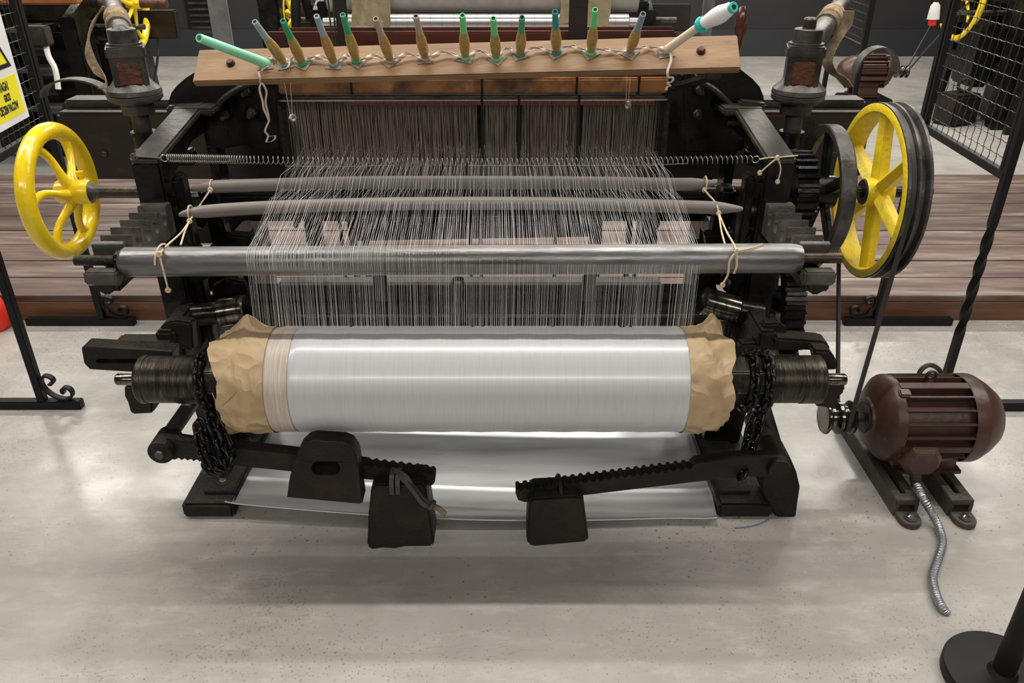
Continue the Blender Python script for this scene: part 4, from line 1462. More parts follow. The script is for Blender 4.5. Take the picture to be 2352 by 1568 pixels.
for pth in ([(1538, 125), (1540, 145), (1533, 165), (1536, 180)], [(1536, 180), (1542, 176), (1546, 182), (1540, 190), (1534, 188), (1536, 194), (1540, 198), (1532, 200), (1530, 207)]):
    pts = [onboard(x, y) + nb * 0.012 if y < 150 else at(x, y, 2.12) for x, y in pth]
    MB().ribbon(smoothpath(pts, 6), 0.0065, 0.001, V((1, -0.3, 0.2))).build('tape_tail', tape, tpt)

# nuts hanging on threads
for (p1, p2, pe, lab) in (((648, 152), (667, 150), (670, 270), 'small steel nut hanging on fine threads at left of heddles'),
                          ((1440, 124), (1452, 124), (1440, 241), 'small steel nut hanging on fine threads at right of heddles')):
    Yn = 2.16
    e = at(*pe, Yn)
    hn = thing('hanging_nut', lab, 'nut', e, 'nuts used as thread weights')
    MB().tube([onboard(*p1) + nb * 0.012, e + V((-0.003, 0, 0.008))], 0.0007, 4).build('thread', string, hn)
    MB().tube([onboard(*p2) + nb * 0.012, e + V((0.003, 0, 0.008))], 0.0007, 4).build('thread', string, hn)
    nut = weld(holed([(math.cos(PI * k / 3) * 0.0105, math.sin(PI * k / 3) * 0.0105) for k in range(6)], [[(math.cos(PI * k / 8) * 0.0055, math.sin(PI * k / 8) * 0.0055) for k in range(16)]], 0.008))
    Rn = Euler((PI / 2, 0, 0.9)).to_matrix()
    nut.v = [e + Rn @ p for p in nut.v]
    nut.build('nut_body', brightsteel, hn)

# ------------------------------------------------------------------ weights on the levers
w1 = [(659, 1142), (664, 1104), (675, 1058), (688, 1032), (704, 1018), (718, 1014), (788, 1018), (806, 1026), (818, 1044), (822, 1062), (829, 1128), (833, 1154), (826, 1157)]
o = plate_xz(w1, LY - 0.055, 0.05, [oval(748, 1075, 66, 30, 20)]).build('lever_weight', iron, None, bevel=0.005)
tag(o, 'flat iron weight with an oval slot on the left lever', 'weight', 'let-off weights')
w2 = [(852, 1122), (862, 1113), (968, 1109), (978, 1118), (998, 1246), (992, 1256), (930, 1257), (905, 1262), (880, 1260), (852, 1264), (843, 1254), (846, 1180)]
w = thing('lever_weight', 'trapezoid iron weight strapped below the left lever tip', 'weight', at(920, 1260, LY), 'let-off weights')
plate_xz(w2, LY - 0.035, 0.085).build('weight_body', iron, w, bevel=0.006)
for dx in (0, 14):
    pts = [at(900 + dx, 1135, LY - 0.04), at(899 + dx, 1100, LY - 0.045), at(903 + dx, 1078, LY - 0.02), at(910 + dx, 1074, LY + 0.02)]
    MB().ribbon(smoothpath(pts, 5), 0.012, 0.003, V((1, 0, -0.3))).build('leather_loop', darkleather, w)
pts = [at(905, 1080, LY - 0.03), at(930, 1092, LY - 0.05), at(950, 1120, LY - 0.055), at(975, 1150, LY - 0.06), at(990, 1158, LY - 0.06)]
MB().ribbon(smoothpath(pts, 6), 0.014, 0.004, V((0.6, 0, 0.8))).build('leather_strap', darkleather, w)
pts = [at(915, 1090, LY - 0.04), at(942, 1118, LY - 0.06), at(970, 1155, LY - 0.065), at(992, 1165, LY - 0.06)]
MB().ribbon(smoothpath(pts, 6), 0.012, 0.004, V((0.7, 0, 0.7))).build('leather_strap', darkleather, w)
kq = at(992, 1160, LY - 0.06)
MB().torus(kq, (1, -0.3, -0.6), 0.010, 0.006, 14, 8).build('strap_knot', darkleather, w)
MB().ribbon([kq, at(1008, 1168, LY - 0.06), at(1024, 1182, LY - 0.062)], 0.016, 0.004, V((0.5, 0, 0.85))).build('strap_end', leather, w)
w3 = [(1214, 1152), (1222, 1145), (1332, 1139), (1340, 1146), (1352, 1236), (1348, 1246), (1224, 1257), (1213, 1252), (1209, 1236)]
w = thing('lever_weight', 'blocky iron weight hanging from a ring on the right lever', 'weight', at(1280, 1255, LY), 'let-off weights')
plate_xz(w3, LY - 0.035, 0.09).build('weight_body', iron, w, bevel=0.006)
rc = at(1284, 1126, LY + 0.015)
MB().torus(rc, (1, 0.1, 0), 0.040, 0.0055, 32, 8).build('hanging_ring', iron, w)

# ------------------------------------------------------------------ brake chains
lk = MB()
vs = []
pts = []
for k in range(20):
    q = 2 * PI * k / 20
    pts.append(V((math.cos(q) * 0.0105 + (0.009 if math.cos(q) > 0 else -0.009), math.sin(q) * 0.0105, 0)))
link_me = MB().tube(pts, 0.0054, 7, closed=True).mesh('chain_link', 60)
link_me.materials.append(greasychain)


def chain(paths, label):
    t = thing('brake_chain', label, 'chain', paths[0][0], 'greasy brake chains')
    for pth in paths:
        sp = smoothpath(pth, 12)
        acc = 0.0
        step = 0.0255
        k = 0
        for i in range(1, len(sp)):
            seg = (sp[i] - sp[i - 1]).length
            acc += seg
            while acc >= step:
                acc -= step
                f = 1 - acc / seg if seg > 0 else 0
                p = sp[i - 1].lerp(sp[i], f)
                d = (sp[i] - sp[i - 1]).normalized()
                q = d.to_track_quat('X', 'Z').to_matrix().to_4x4()
                W = Matrix.Translation(p) @ q @ Matrix.Rotation(PI / 4 + k * PI / 2 + random.uniform(-.25, .25), 4, 'X')
                link('chain_link', link_me, t, W)
                k += 1
    return t


def wrap(px, y0deg, y1deg, dx=0.0, r=0.074):
    xx = bx(px)
    out = []
    for k in range(9):
        a = math.radians(y0deg + (y1deg - y0deg) * k / 8)
        out.append(V((xx + dx * k / 8, BY - math.sin(a) * r, BZ + math.cos(a) * r)))
    return out


c1 = wrap(476, -20, 140, 0.012)
chain([c1 + [at(490, 975, 1.68), at(500, 1020, 1.64), at(515, 1060, 1.62)],
       [at(455, 958, 1.67), at(470, 1000, 1.635), at(478, 1040, 1.62), at(500, 1075, 1.61), at(520, 1078, 1.61), at(512, 1050, 1.615), at(495, 1000, 1.64), at(478, 962, 1.66)],
       [at(450, 965, 1.66), at(458, 1010, 1.63), at(465, 1045, 1.62), at(488, 1080, 1.612), at(515, 1082, 1.605), at(530, 1050, 1.62), at(515, 1005, 1.65), at(495, 955, 1.68)]],
      'tangled greasy black chain hanging from the left beam drum')
chain([wrap(1718, -35, 170, -0.008), wrap(1748, -35, 165, 0.0),
       [at(1735, 945, 1.74), at(1722, 990, 1.72), at(1712, 1040, 1.70), at(1708, 1080, 1.66), at(1702, 1100, 1.63)],
       [at(1750, 940, 1.74), at(1742, 980, 1.72), at(1728, 1020, 1.70), at(1716, 1060, 1.68)]],
      'double greasy black chain wrapped round the right beam drum')

# ------------------------------------------------------------------ galvanised tray under the loom
pFL, pFR, pBR, pBL = atz(518, 1158, 0.045), atz(1646, 1197, 0.012), atz(1592, 930, 0.02), atz(600, 930, 0.03)
n, m = 40, 30
vs, fs = [], []
for j in range(m + 1):
    t = j / m
    for i in range(n + 1):
        s = i / n
        p = (pFL.lerp(pFR, s)).lerp(pBL.lerp(pBR, s), t)
        z = 0.012 + 0.030 * (1 - s) ** 2.5 * (1 - 0.5 * t) + 0.005 * math.sin(t * 9 + 0.6) * (0.4 + 0.6 * math.sin(s * PI)) + 0.0015 * math.sin(s * 7)
        lip = 0.008 * max(0, 1 - t / 0.03) + 0.004 * (max(0, 1 - s / 0.012) + max(0, 1 - (1 - s) / 0.012))
        y_bulge = -0.03 * math.sin(min(1, s * 1.1) * PI) * (1 - t) ** 3
        vs.append(V((p.x, p.y + y_bulge, z + lip)))
for j in range(m):
    for i in range(n):
        a = j * (n + 1) + i
        fs.append((a, a + 1, a + n + 2, a + n + 1))
tr = thing('drip_tray', 'shiny galvanised sheet metal tray lying under the loom', 'tray', ((pFL + pBR) / 2).xy.to_3d())
sheet = MB().add(vs, fs)
nv = len(sheet.v)
sheet.v += [p - V((0, 0, 0.0015)) for p in sheet.v]
sheet.f += [tuple(i + nv for i in reversed(f)) for f in fs]
sheet.build('sheet', galv, tr, angle=60)
rim = [vs[i] + V((0, -0.001, 0.001)) for i in range(n + 1)]
MB().tube(rim, 0.0022, 6).build('rolled_edge', galv, tr)
MB().tube([vs[j * (n + 1)] + V((0, 0, 0.001)) for j in range(m + 1)], 0.002, 6).build('rolled_edge', galv, tr)
MB().tube([vs[j * (n + 1) + n] + V((0, 0, 0.001)) for j in range(m + 1)], 0.002, 6).build('rolled_edge', galv, tr)


# ------------------------------------------------------------------ electric motor
def motor(M, k, label, mirror=1, group=None, rails=True, floorz=0.0):
    """M centre of body, k scale, mirror=1 pulley towards -X"""
    t = thing('electric_motor', label, 'motor', (M.x, M.y, floorz), group)
    s = -mirror

    def X(dx):
        return M + V((-s * 0 + (dx if mirror > 0 else -dx), 0, 0)) * 1.0

    def P(dx, dy, dz):
        return M + V(((dx if mirror > 0 else -dx) * k, dy * k, dz * k))
    MB().lathe(P(-0.115, 0, 0), P(0.115, 0, 0), [(0, 0.112), (1, 0.112)], 40).build('stator_body', brownpaint, t)
    for i in range(20):
        a = 2 * PI * i / 20 + 0.1
        d = V((0, math.sin(a), math.cos(a)))
        if d.z < -0.75:
            continue
        wide = i % 5 == 4
        c = M + d * (0.122 * k)
        mb = MB()
        ln = 0.21
        tdir = V((0, math.cos(a), -math.sin(a)))
        R = Matrix((V((1, 0, 0)), tdir, d)).transposed()
        mb.box(c, (ln * k, (0.026 if wide else 0.0065) * k, 0.032 * k), R)
        mb.build('cooling_fin', brownpaint, t, bevel=0.0015)
    MB().lathe(P(-0.175, 0, 0), P(-0.100, 0, 0), [(0, 0.05), (0.03, 0.062), (0.12, 0.066), (0.30, 0.100), (0.62, 0.130), (0.75, 0.136), (1, 0.136)], 48).build('end_bell', brownpaint, t)
    MB().lathe(P(-0.178, 0, 0), P(-0.16, 0, 0), [(0, 0.048), (1, 0.056)], 32).build('bearing_cap', iron, t)
    MB().lathe(P(0.105, 0, 0), P(0.235, 0, 0), [(0, 0.1365), (0.02, 0.1385), (0.30, 0.1385), (0.36, 0.136), (0.60, 0.117), (0.85, 0.090), (0.97, 0.065), (1, 0.045), (1, 0.0)], 56, caps=False).build('fan_cover', brownpaint, t)
    for i in range(4):
        a = PI / 4 + i * PI / 2 + 0.35
        c = P(-0.100, math.sin(a) * 0.134, math.cos(a) * 0.134)
        MB().box(c, (0.034 * k, 0.026 * k, 0.022 * k), Matrix.Rotation(-a, 3, 'X')).build('lug', brownpaint, t, bevel=0.004)
    MB().lathe(P(-0.255, 0, 0), P(-0.16, 0, 0), [(0, 0.014), (1, 0.014)], 16).build('shaft', gunmetal, t)
    pu_ = MB().lathe(P(-0.302, 0, 0), P(-0.210, 0, 0), [(0, 0.050), (0.04, 0.053), (0.10, 0.053), (0.22, 0.040), (0.32, 0.040), (0.44, 0.053), (0.54, 0.053), (0.66, 0.040), (0.76, 0.040), (0.90, 0.053), (1, 0.050)], 40)
    pu_.build('drive_pulley', polished, t)
    # lifting eye
    e = P(0.0, 0, 0.135)
    MB().torus(e + V((0, 0, 0.018 * k)), (0, 1, 0.1), 0.014 * k, 0.0045 * k, 20, 8).build('lifting_eye', brownpaint, t)
    MB().lathe(e - V((0, 0, 0.008)), e + V((0, 0, 0.004)), [(0, 0.014 * k), (1, 0.010 * k)], 14).build('eye_seat', brownpaint, t)
    # feet
    zb = floorz + (0.062 if rails else 0.02)
    hgt = M.z - 0.09 * k - zb
    MB().prism([P(-0.085, -0.10, 0) * 1.0 + V((0, 0, zb - M.z)), P(0.12, -0.10, 0) + V((0, 0, zb - M.z)), P(0.12, 0.10, 0) + V((0, 0, zb - M.z)), P(-0.085, 0.10, 0) + V((0, 0, zb - M.z))], (0, 0, 0.014)).build('foot_plate', brownpaint, t, bevel=0.002)
    for sy in (-1, 1):
        MB().box(V((P(0.02, 0, 0).x, M.y + sy * 0.07 * k, zb + hgt / 2 + 0.005)), (0.17 * k, 0.035 * k, hgt + 0.02)).build('foot_web', brownpaint, t, bevel=0.003)
    return t


MC = V((1.276, 2.085, 0.208))
mo = motor(MC, 1.0, 'brown finned electric motor on the floor beside the right pulley', 1)
MB().tube(smoothpath([at(2108, 880, 2.24), at(2114, 852, 2.25), at(2135, 838, 2.26), at(2158, 850, 2.27), at(2168, 880, 2.26)], 6), 0.008, 8).build('supply_cable', rubber, mo)
# terminal box on the motor's front
tcn = at(2122, 1066, 1.925)
tn = V((0.02, -0.93, -0.10)).normalized()
ux = V((1, 0, 0))
uz = V((0, 0, 1))
MB().prism([tcn + V((a * 0.058, 0.055, b * 0.058)) for a, b in ((-1, -1), (1, -1), (1, 1), (-1, 1))], (0, 0.06, 0)).build('box_base', brownpaint, mo, bevel=0.003)
oc = [(0.058, 0.018), (0.036, 0.050), (-0.036, 0.050), (-0.056, 0.018), (-0.056, -0.020), (-0.036, -0.050), (0.036, -0.050), (0.058, -0.020)]
vs = [tcn + V((a, 0.055, b)) for a, b in oc] + [tcn + V((a * 0.97, 0.012, b * 0.97)) for a, b in oc] + [tcn + V((a * 0.72, -0.002, b * 0.72)) for a, b in oc]
fs = [tuple(range(16, 24))] + [(i, (i + 1) % 8, 8 + (i + 1) % 8, 8 + i) for i in range(8)] + [(8 + i, 8 + (i + 1) % 8, 16 + (i + 1) % 8, 16 + i) for i in range(8)] + [tuple(reversed(range(8)))]
MB().add(vs, fs).build('terminal_box', brownpaint, mo, bevel=0.002)
for a, b in ((0.05, 0.05), (-0.05, -0.05)):
    bolt(mo, tcn + V((a, 0.054, b)), (0, -1, 0), 0.007, 0.006, iron)
MB().lathe(tcn + V((-0.005, 0.02, -0.045)), tcn + V((-0.004, 0.0, -0.085)), [(0, 0.017), (0.6, 0.017), (0.7, 0.014), (1, 0.014)], 16).build('cable_gland', rubber, mo)
# slide rails
for px_f, lab in ((2095, 0), (2222, 1)):
    fpt = atz(px_f, 1212, 0.0)
    xr = fpt.x
    out = [(1.885, 0.0), (1.885, 0.060), (2.34, 0.060), (2.34, 0.0)]
    rl_ = weld(holed([(xr - 0.035, 1.865), (xr + 0.035, 1.865), (xr + 0.035, 2.34), (xr - 0.035, 2.34)], [[(xr - 0.008, 1.90), (xr + 0.008, 1.90), (xr + 0.008, 2.30), (xr - 0.008, 2.30)]], 0.018))
    rl_.v = [V((p.x, p.y, 0.040 + p.z)) for p in rl_.v]
    railo = rl_.build('slide_rail', raildust, mo, bevel=0.002)
    for sx in (-1, 1):
        MB().box((xr + sx * 0.029, 2.10, 0.022), (0.012, 0.47, 0.044)).build('rail_side', raildust, railo)
    lug = [(xr - 0.032, 1.90), (xr - 0.032, 1.835)] + [(xr - 0.032 * math.cos(q), 1.835 - 0.034 * math.sin(q)) for q in [PI * k / 10 for k in range(1, 10)]] + [(xr + 0.032, 1.835), (xr + 0.032, 1.90)]
    lg = weld(holed(lug, [], 0.018))
    lg.build('rail_lug', raildust, railo, bevel=0.003)
    MB().lathe((xr, 1.832, 0.017), (xr, 1.832, 0.021), [(0, 0.018), (1, 0.018)], 20).build('washer', gunmetal, railo)
    MB().lathe((xr, 1.832, 0.021), (xr, 1.832, 0.033), [(0, 0.012), (0.6, 0.012), (1, 0.006)], 14).build('acorn_nut', brightsteel, railo)
    MB().box((xr, 2.34, 0.012), (0.06, 0.06, 0.024)).build('rail_lug', iron, railo, bevel=0.003)

# flexible conduit from the terminal box to the floor
cp = [tcn + V((-0.004, 0.0, -0.075)), atz(2118, 1140, 0.075), atz(2138, 1175, 0.04), atz(2158, 1215, 0.016), atz(2164, 1250, 0.012), atz(2152, 1290, 0.012), atz(2142, 1325, 0.013), atz(2150, 1365, 0.016), atz(2163, 1393, 0.014), atz(2174, 1408, 0.0)]
sp = smoothpath(cp, 26)
rad = [0.0102 if (i // 2) % 2 == 0 else 0.0122 for i in range(len(sp))]
tag(MB().tube(sp, rad, 14).build('flexible_conduit', conduit, None, angle=25), 'flexible grey steel conduit snaking from the motor to the floor', 'conduit')

# drive belt
MPX, GX = MC.x - 0.232, PU.x + 0.017
bxm = MC.x - 0.302 + 0.092 * 0.71
c1_, r1_ = V((0, SY, SZ)), PR - 0.012
c2_, r2_ = V((0, MC.y, MC.z)), 0.044
dcc = c2_ - c1_
base_a = math.atan2(dcc.z, dcc.y)
off_a = math.acos((r1_ - r2_) / dcc.length)
pts = []
a1, a2 = base_a + off_a, base_a - off_a
NB = 40
for k in range(NB + 1):
    a = a1 + (2 * PI - 2 * off_a) * k / NB
    pts.append(V((GX, c1_.y + math.cos(a) * r1_, c1_.z + math.sin(a) * r1_)))
for k in range(13):
    a = a2 + (2 * off_a) * k / 12
    pts.append(V((bxm, c2_.y + math.cos(a) * r2_, c2_.z + math.sin(a) * r2_)))
vs, fs = [], []
nn = len(pts)
for i, p in enumerate(pts):
    tdir = (pts[(i + 1) % nn] - pts[i - 1]).normalized()
    nrm = V((1, 0, 0)).cross(tdir).normalized()
    for a, b in ((-1, -1), (1, -1), (0.7, 1), (-0.7, 1)):
        vs.append(p + V((a * 0.0065, 0, 0)) + nrm * (b * 0.0045))
for i in range(nn):
    j = (i + 1) % nn
    for k in range(4):
        k2 = (k + 1) % 4
        fs.append((i * 4 + k, i * 4 + k2, j * 4 + k2, j * 4 + k))
tag(MB().add(vs, fs).build('drive_belt', rubber, None), 'dark rubber belt from the yellow pulley down to the brown motor', 'belt')

# ------------------------------------------------------------------ guard barriers
def wire_mesh(L, axis, name, amp=0.0032, wl=0.046, r=0.0014):
    n = max(4, int(L / wl * 4))
    pts = []
    for i in range(n + 1):
        u = L * i / n
        o = amp * math.sin(2 * PI * u / wl)
        pts.append(V((o, u, 0)) if axis == 'y' else V((0, o * 0.9, u)))
    me = MB().tube(pts, r, 4).mesh(name, 80)
    me.materials.append(wire_mat)
    return me


wire_mat = mat('mesh_wire', (0.035, 0.034, 0.030), 0.4, 0.3, [((0.12, 0.10, 0.06), 40, 0.5, 0.7)])


def barrier(near, far, s, label, twisted):
    """near/far: floor points of the legs, panel between z 0.87 and 1.37"""
    t = thing('guard_barrier', label, 'barrier', (near.x, near.y, 0))
    z0, z1 = 0.87, 1.375
    dirv = (far - near).normalized()
    Lp = (far - near).length
    out = V((-s, 0, 0))
    for p, nm in ((near, 'near'), (far, 'far')):
        if twisted and nm == 'near':
            vs, fs = [], []
            zs = [0.03, 0.30] + [0.30 + 0.42 * k / 40 for k in range(1, 41)] + [z1]
            for i, z in enumerate(zs):
                a = 0 if z <= 0.30 else (2.5 * PI * min(1, (z - 0.30) / 0.42))
                for k in range(4):
                    q = a + PI / 4 + PI / 2 * k
                    vs.append(V((p.x + math.cos(q) * 0.017, p.y + math.sin(q) * 0.017, z)))
            for i in range(len(zs) - 1):
                for k in range(4):
                    k2 = (k + 1) % 4
                    fs.append((i * 4 + k, i * 4 + k2, (i + 1) * 4 + k2, (i + 1) * 4 + k))
            MB().add(vs, fs).build('leg', blackmatte, t, angle=25)
        else:
            MB().box((p.x, p.y, (0.03 + z1) / 2), (0.028, 0.028, z1 - 0.03)).build('leg', blackmatte, t, bevel=0.002)
        # foot bar reaching further outwards than inwards
        xi, xo = p.x - s * 0.14, p.x + s * 0.335
        MB().box(((xi + xo) / 2, p.y, 0.017), (abs(xo - xi), 0.034, 0.034)).build('foot_bar', blackmatte, t, bevel=0.003)
        # scroll ornament
        pts = []
        base = V((p.x - s * 0.016, p.y, 0.036))

        def sp_(u, v):
            return V((base.x - s * u, base.y, base.z + v))
        spx = [(20, 48), (26, 46), (32, 52), (31, 61), (22, 67), (12, 66), (6, 56), (5, 44), (10, 30), (22, 16), (38, 8), (52, 7), (63, 13), (67, 24), (63, 34), (54, 37), (46, 33), (45, 26), (50, 23)]
        pts = [sp_(u * 0.0016 - 0.006, v * 0.0016 - 0.008) for u, v in spx]
        MB().ribbon(smoothpath(pts, 4), 0.020, 0.008, V((0, 1, 0))).build('scroll', blackmatte, t)
    for z in (z0, z1):
        MB().bar(V((near.x, near.y, z)), V((far.x, far.y, z)), 0.026, 0.026).build('panel_rail', blackmatte, t, bevel=0.002)
    MB().bar(V((near.x, near.y, z0)) + dirv * 0.028, V((near.x, near.y, z1)) + dirv * 0.028, 0.02, 0.02, dirv).build('panel_stile', blackmatte, t, bevel=0.002)
    MB().bar(V((far.x, far.y, z0)) - dirv * 0.028, V((far.x, far.y, z1)) - dirv * 0.028, 0.02, 0.02, dirv).build('panel_stile', blackmatte, t, bevel=0.002)
    q = Matrix((V((dirv.y, -dirv.x, 0)), dirv, V((0, 0, 1)))).transposed().to_4x4()
    wy = wire_mesh(Lp - 0.06, 'y', 'mesh_wire')
    wz = wire_mesh(z1 - z0, 'z', 'mesh_wire')
    k = 0
    z = z0 + 0.046
    while z < z1 - 0.01:
        link('mesh_wire', wy, t, Matrix.Translation(V((near.x, near.y, z)) + dirv * 0.03) @ q)
        z += 0.046
    u = 0.05
    while u < Lp - 0.03:
        link('mesh_wire', wz, t, Matrix.Translation(V((near.x, near.y, z0)) + dirv * u) @ q)
        u += 0.046
    return t


nL, fL = V((-1.714, 2.46, 0)), V((-1.822, 3.2 - 0.05, 0))
fL = V((-1.80, 3.13, 0))
nR, fR = V((1.555, 2.45, 0)), V((1.60, 3.13, 0))
barrier(nL, fL, -1, 'black wire mesh guard barrier with a warning sign at the left', False)
barrier(nR, fR, 1, 'black wire mesh guard barrier with a twisted leg at the right', True)

barrier(V((2.155, 5.15, 0)), V((2.22, 5.85, 0)), 1, 'black mesh guard barrier standing behind the platform before the far motor', False)
bc_ = thing('black_cable', 'thin black cable hanging in front of the back wall at left', 'cable', at(356, 195, 6.6))
MB().tube(smoothpath([at(340, -60, 6.6), at(358, 30, 6.6), at(364, 100, 6.6), at(360, 150, 6.6), at(352, 205, 6.9)], 8), 0.010, 8).build('cable_run', rubber, bc_)

# warning sign on the left barrier (mostly beyond the frame)
dl = (fL - nL).normalized()
nS = V((dl.y, -dl.x, 0))
sg = thing('warning_sign', 'white and yellow warning sign hung on the left mesh barrier', 'sign', V((-1.75, 2.75, 0.955)))


def sp3(u, z, off=0.0):
    """u = distance along the barrier from the near leg"""
    return V((nL.x, nL.y, z)) + dl * u + nS * (0.012 + off)


su1 = 0.492
su0, sz0, sz1 = 0.17, 0.945, 1.37


def splate(u0, u1, z0, z1, off, th, m, nm):
    MB().prism([sp3(u0, z0, off), sp3(u1, z0, off), sp3(u1, z1, off), sp3(u0, z1, off)], nS * th).build(nm, m, sg)


splate(su0, su1, sz0, sz1, 0, 0.003, signwhite, 'sign_panel')
splate(su0 + 0.012, su1 - 0.022, sz0 + 0.022, 1.10, 0.003, 0.0006, signyellow, 'yellow_field')
tc_u = (su0 + su1) / 2 - 0.02
for r_, off, m_, nm in ((0.175, 0.003, signblack, 'triangle_border'), (0.142, 0.0036, signyellow, 'triangle_field')):
    pl_ = []
    for k in range(3):
        a = PI / 2 + 2 * PI * k / 3
        pl_.append(sp3(tc_u + math.cos(a) * r_, 1.205 + math.sin(a) * r_ * 0.9, off))
    MB().prism(pl_, nS * 0.0006).build(nm, m_, sg)
splate(tc_u - 0.008, tc_u + 0.008, 1.19, 1.27, 0.0042, 0.0006, signblack, 'exclamation_mark')
splate(tc_u - 0.008, tc_u + 0.008, 1.155, 1.172, 0.0042, 0.0006, signblack, 'exclamation_mark')


def text(body, u_right, z, h, nm, xs=0.6):
    cu = bpy.data.curves.new('txt', 'FONT')
    cu.body = body
    cu.align_x = 'RIGHT'
    cu.size = h
    cu.offset = 0.0016
    cu.extrude = 0.0002
    ob = bpy.data.objects.new('txt', cu)
    C.objects.link(ob)
    dg = bpy.context.evaluated_depsgraph_get()
    me = bpy.data.meshes.new_from_object(ob.evaluated_get(dg))
    bpy.data.objects.remove(ob)
    me.materials.clear()
    me.materials.append(signblack)
    R = Matrix((dl * xs, V((0, 0, 1)), nS)).transposed().to_4x4()
    link(nm, me, sg, Matrix.Translation(sp3(u_right, z, 0.0040)) @ R)


text('UWAGA!', su1 - 0.098, 1.060, 0.040, 'lettering')
text('GROZI', su1 - 0.104, 1.026, 0.032, 'lettering', 0.5)
text('OBCI\u0118CIEM PALC\u00d3W', su1 - 0.062, 0.990, 0.036, 'lettering', 0.5)

# ------------------------------------------------------------------ rope stanchion, bottom right
sc = atz(2302, 1546, 0.03)
sc.z = 0
sn = thing('rope_stanchion', 'black round-based rope stanchion at the bottom right corner', 'stanchion', sc)
MB().lathe(sc, sc + V((0, 0, 0.034)), [(0, 0.122), (0.1, 0.127), (0.8, 0.127), (0.95, 0.124), (1, 0.118)], 72).build('base', blackmatte, sn)
MB().lathe(sc + V((0, 0, 0.03)), sc + V((0, 0, 0.045)), [(0, 0.036), (1, 0.0265)], 32).build('collar', blackmatte, sn)
MB().cyl(sc + V((0, 0, 0.03)), sc + V((0, 0, 0.98)), 0.025, n=32).build('post', blackmatte, sn)
MB().lathe(sc + V((0, 0, 0.97)), sc + V((0, 0, 1.03)), [(0, 0.03), (0.7, 0.03), (1, 0.012)], 32).build('cap', blackmatte, sn)

# ------------------------------------------------------------------ small floor items
bt = [atz(1688, 1212, 0.002), atz(1705, 1211, 0.003), atz(1725, 1208, 0.003), atz(1745, 1202, 0.004), atz(1766, 1192, 0.003)]
tag(MB().tube(smoothpath(bt, 6), 0.0011, 5).build('blue_thread', bluethread, None), 'bit of blue thread lying on floor by the right foot', 'thread')
ex = atz(15, 752, 0)
rx = thing('fire_extinguisher', 'red rounded cylinder on the floor at the left picture edge', 'extinguisher', ex)
MB().lathe(ex + V((-0.06, 0, 0.0)), ex + V((-0.06, 0, 0.17)), [(0, 0.07), (0.05, 0.078), (0.5, 0.078), (0.72, 0.066), (0.9, 0.035), (1, 0.02)], 32).build('cylinder', redplastic, rx)

# ------------------------------------------------------------------ background looms
def bg_loom(cx, Yf, half, label, wood, roll=True, sides=(-1, 1)):
    t = thing('background_loom', label, 'loom', (cx, Yf + 0.6, 0), 'looms in the back row')
    for s in (-1, 1):
        x = cx + s * half
        out = [(Yf, 0.0), (Yf, 0.98), (Yf + 0.25, 1.08), (Yf + 0.9, 1.08), (Yf + 1.15, 0.9), (Yf + 1.2, 0.0), (Yf + 1.05, 0), (Yf + 0.98, 0.35), (Yf + 0.22, 0.35), (Yf + 0.14, 0.0)]
        h1 = [(Yf + 0.15, 0.5), (Yf + 0.15, 0.86), (Yf + 0.28, 0.95), (Yf + 0.85, 0.95), (Yf + 1.0, 0.8), (Yf + 1.0, 0.5)]
        mb = weld(holed(out, [h1], 0.06))
        mb.v = [V((x - 0.03 + p.z, p.x, p.y)) for p in mb.v]
        mb.build('side_frame', black, t)
        MB().bar((x, Yf + 0.01, 0), (x, Yf + 0.01, 0.98), 0.11, 0.04, V((0, 1, 0))).build('post_flange', black, t, bevel=0.008)
        MB().box((x, Yf + 0.55, 1.55), (0.09, 0.05, 1.0)).build('arch_post', greypaint if roll else black, t, bevel=0.006)
        MB().box((x + s * 0.12, Yf + 0.4, 0.55), (0.16, 0.34, 0.5)).build('gear_housing', black, t, bevel=0.02)
    MB().box((cx, Yf + 0.03, 1.095 if wood else 1.01), (2 * half + 0.2, 0.09, 0.07) if wood else (2 * half, 0.05, 0.05)).build('breast_beam', wood or black, t, bevel=0.01)
    MB().box((cx, Yf + 0.5, 0.42), (2 * half, 0.08, 0.12)).build('lower_rail', black, t, bevel=0.006)
    MB().box((cx, Yf + 0.25, 0.62), (2 * half, 0.04, 0.30)).build('rear_panel', black, t, bevel=0.006)
    MB().box((cx, Yf + 0.75, 0.85), (2 * half + 0.9, 0.10, 0.2)).build('sley_beam', darkwood, t, bevel=0.01)
    MB().box((cx, Yf + 0.55, 2.05), (2 * half, 0.06, 0.09)).build('arch_rail', black, t, bevel=0.006)
    for k in range(4):
        MB().box((cx, Yf + 0.45 + 0.05 * k, 1.22), (2 * half - 0.25, 0.018, 0.05)).build('heald_bar', darkwood, t, bevel=0.004)
        MB().box((cx, Yf + 0.45 + 0.05 * k, 1.06), (2 * half - 0.3, 0.004, 0.30)).build('heald_screen', iron, t)
    MB().cyl((cx - half - 0.3, Yf + 0.5, 0.86), (cx + half + 0.3, Yf + 0.5, 0.86), 0.02, n=14).build('crank_shaft', gunmetal, t)
    if roll:
        MB().lathe((cx - half + 0.05, Yf - 0.05, 0.905), (cx + half - 0.05, Yf - 0.05, 0.905), [(0, 0.03), (0.04, 0.03), (0.045, 0.056), (0.955, 0.056), (0.96, 0.03), (1, 0.03)], 32).build('steel_roller', rollersteel, t)
        for k in range(24):
            xx = cx - half + 0.25 + (2 * half - 0.5) * k / 23
            MB().torus((xx, Yf - 0.05, 0.905), (1, 0, 0), 0.0556, 0.0012, 24, 4).build('roller_seam', iron, t)
        MB().lathe((cx - half + 0.08, Yf + 0.06, 1.06), (cx + half - 0.08, Yf + 0.06, 1.06), [(0, 0.10), (1, 0.10)], 32).build('cloth_roll', greycloth, t)
    return t


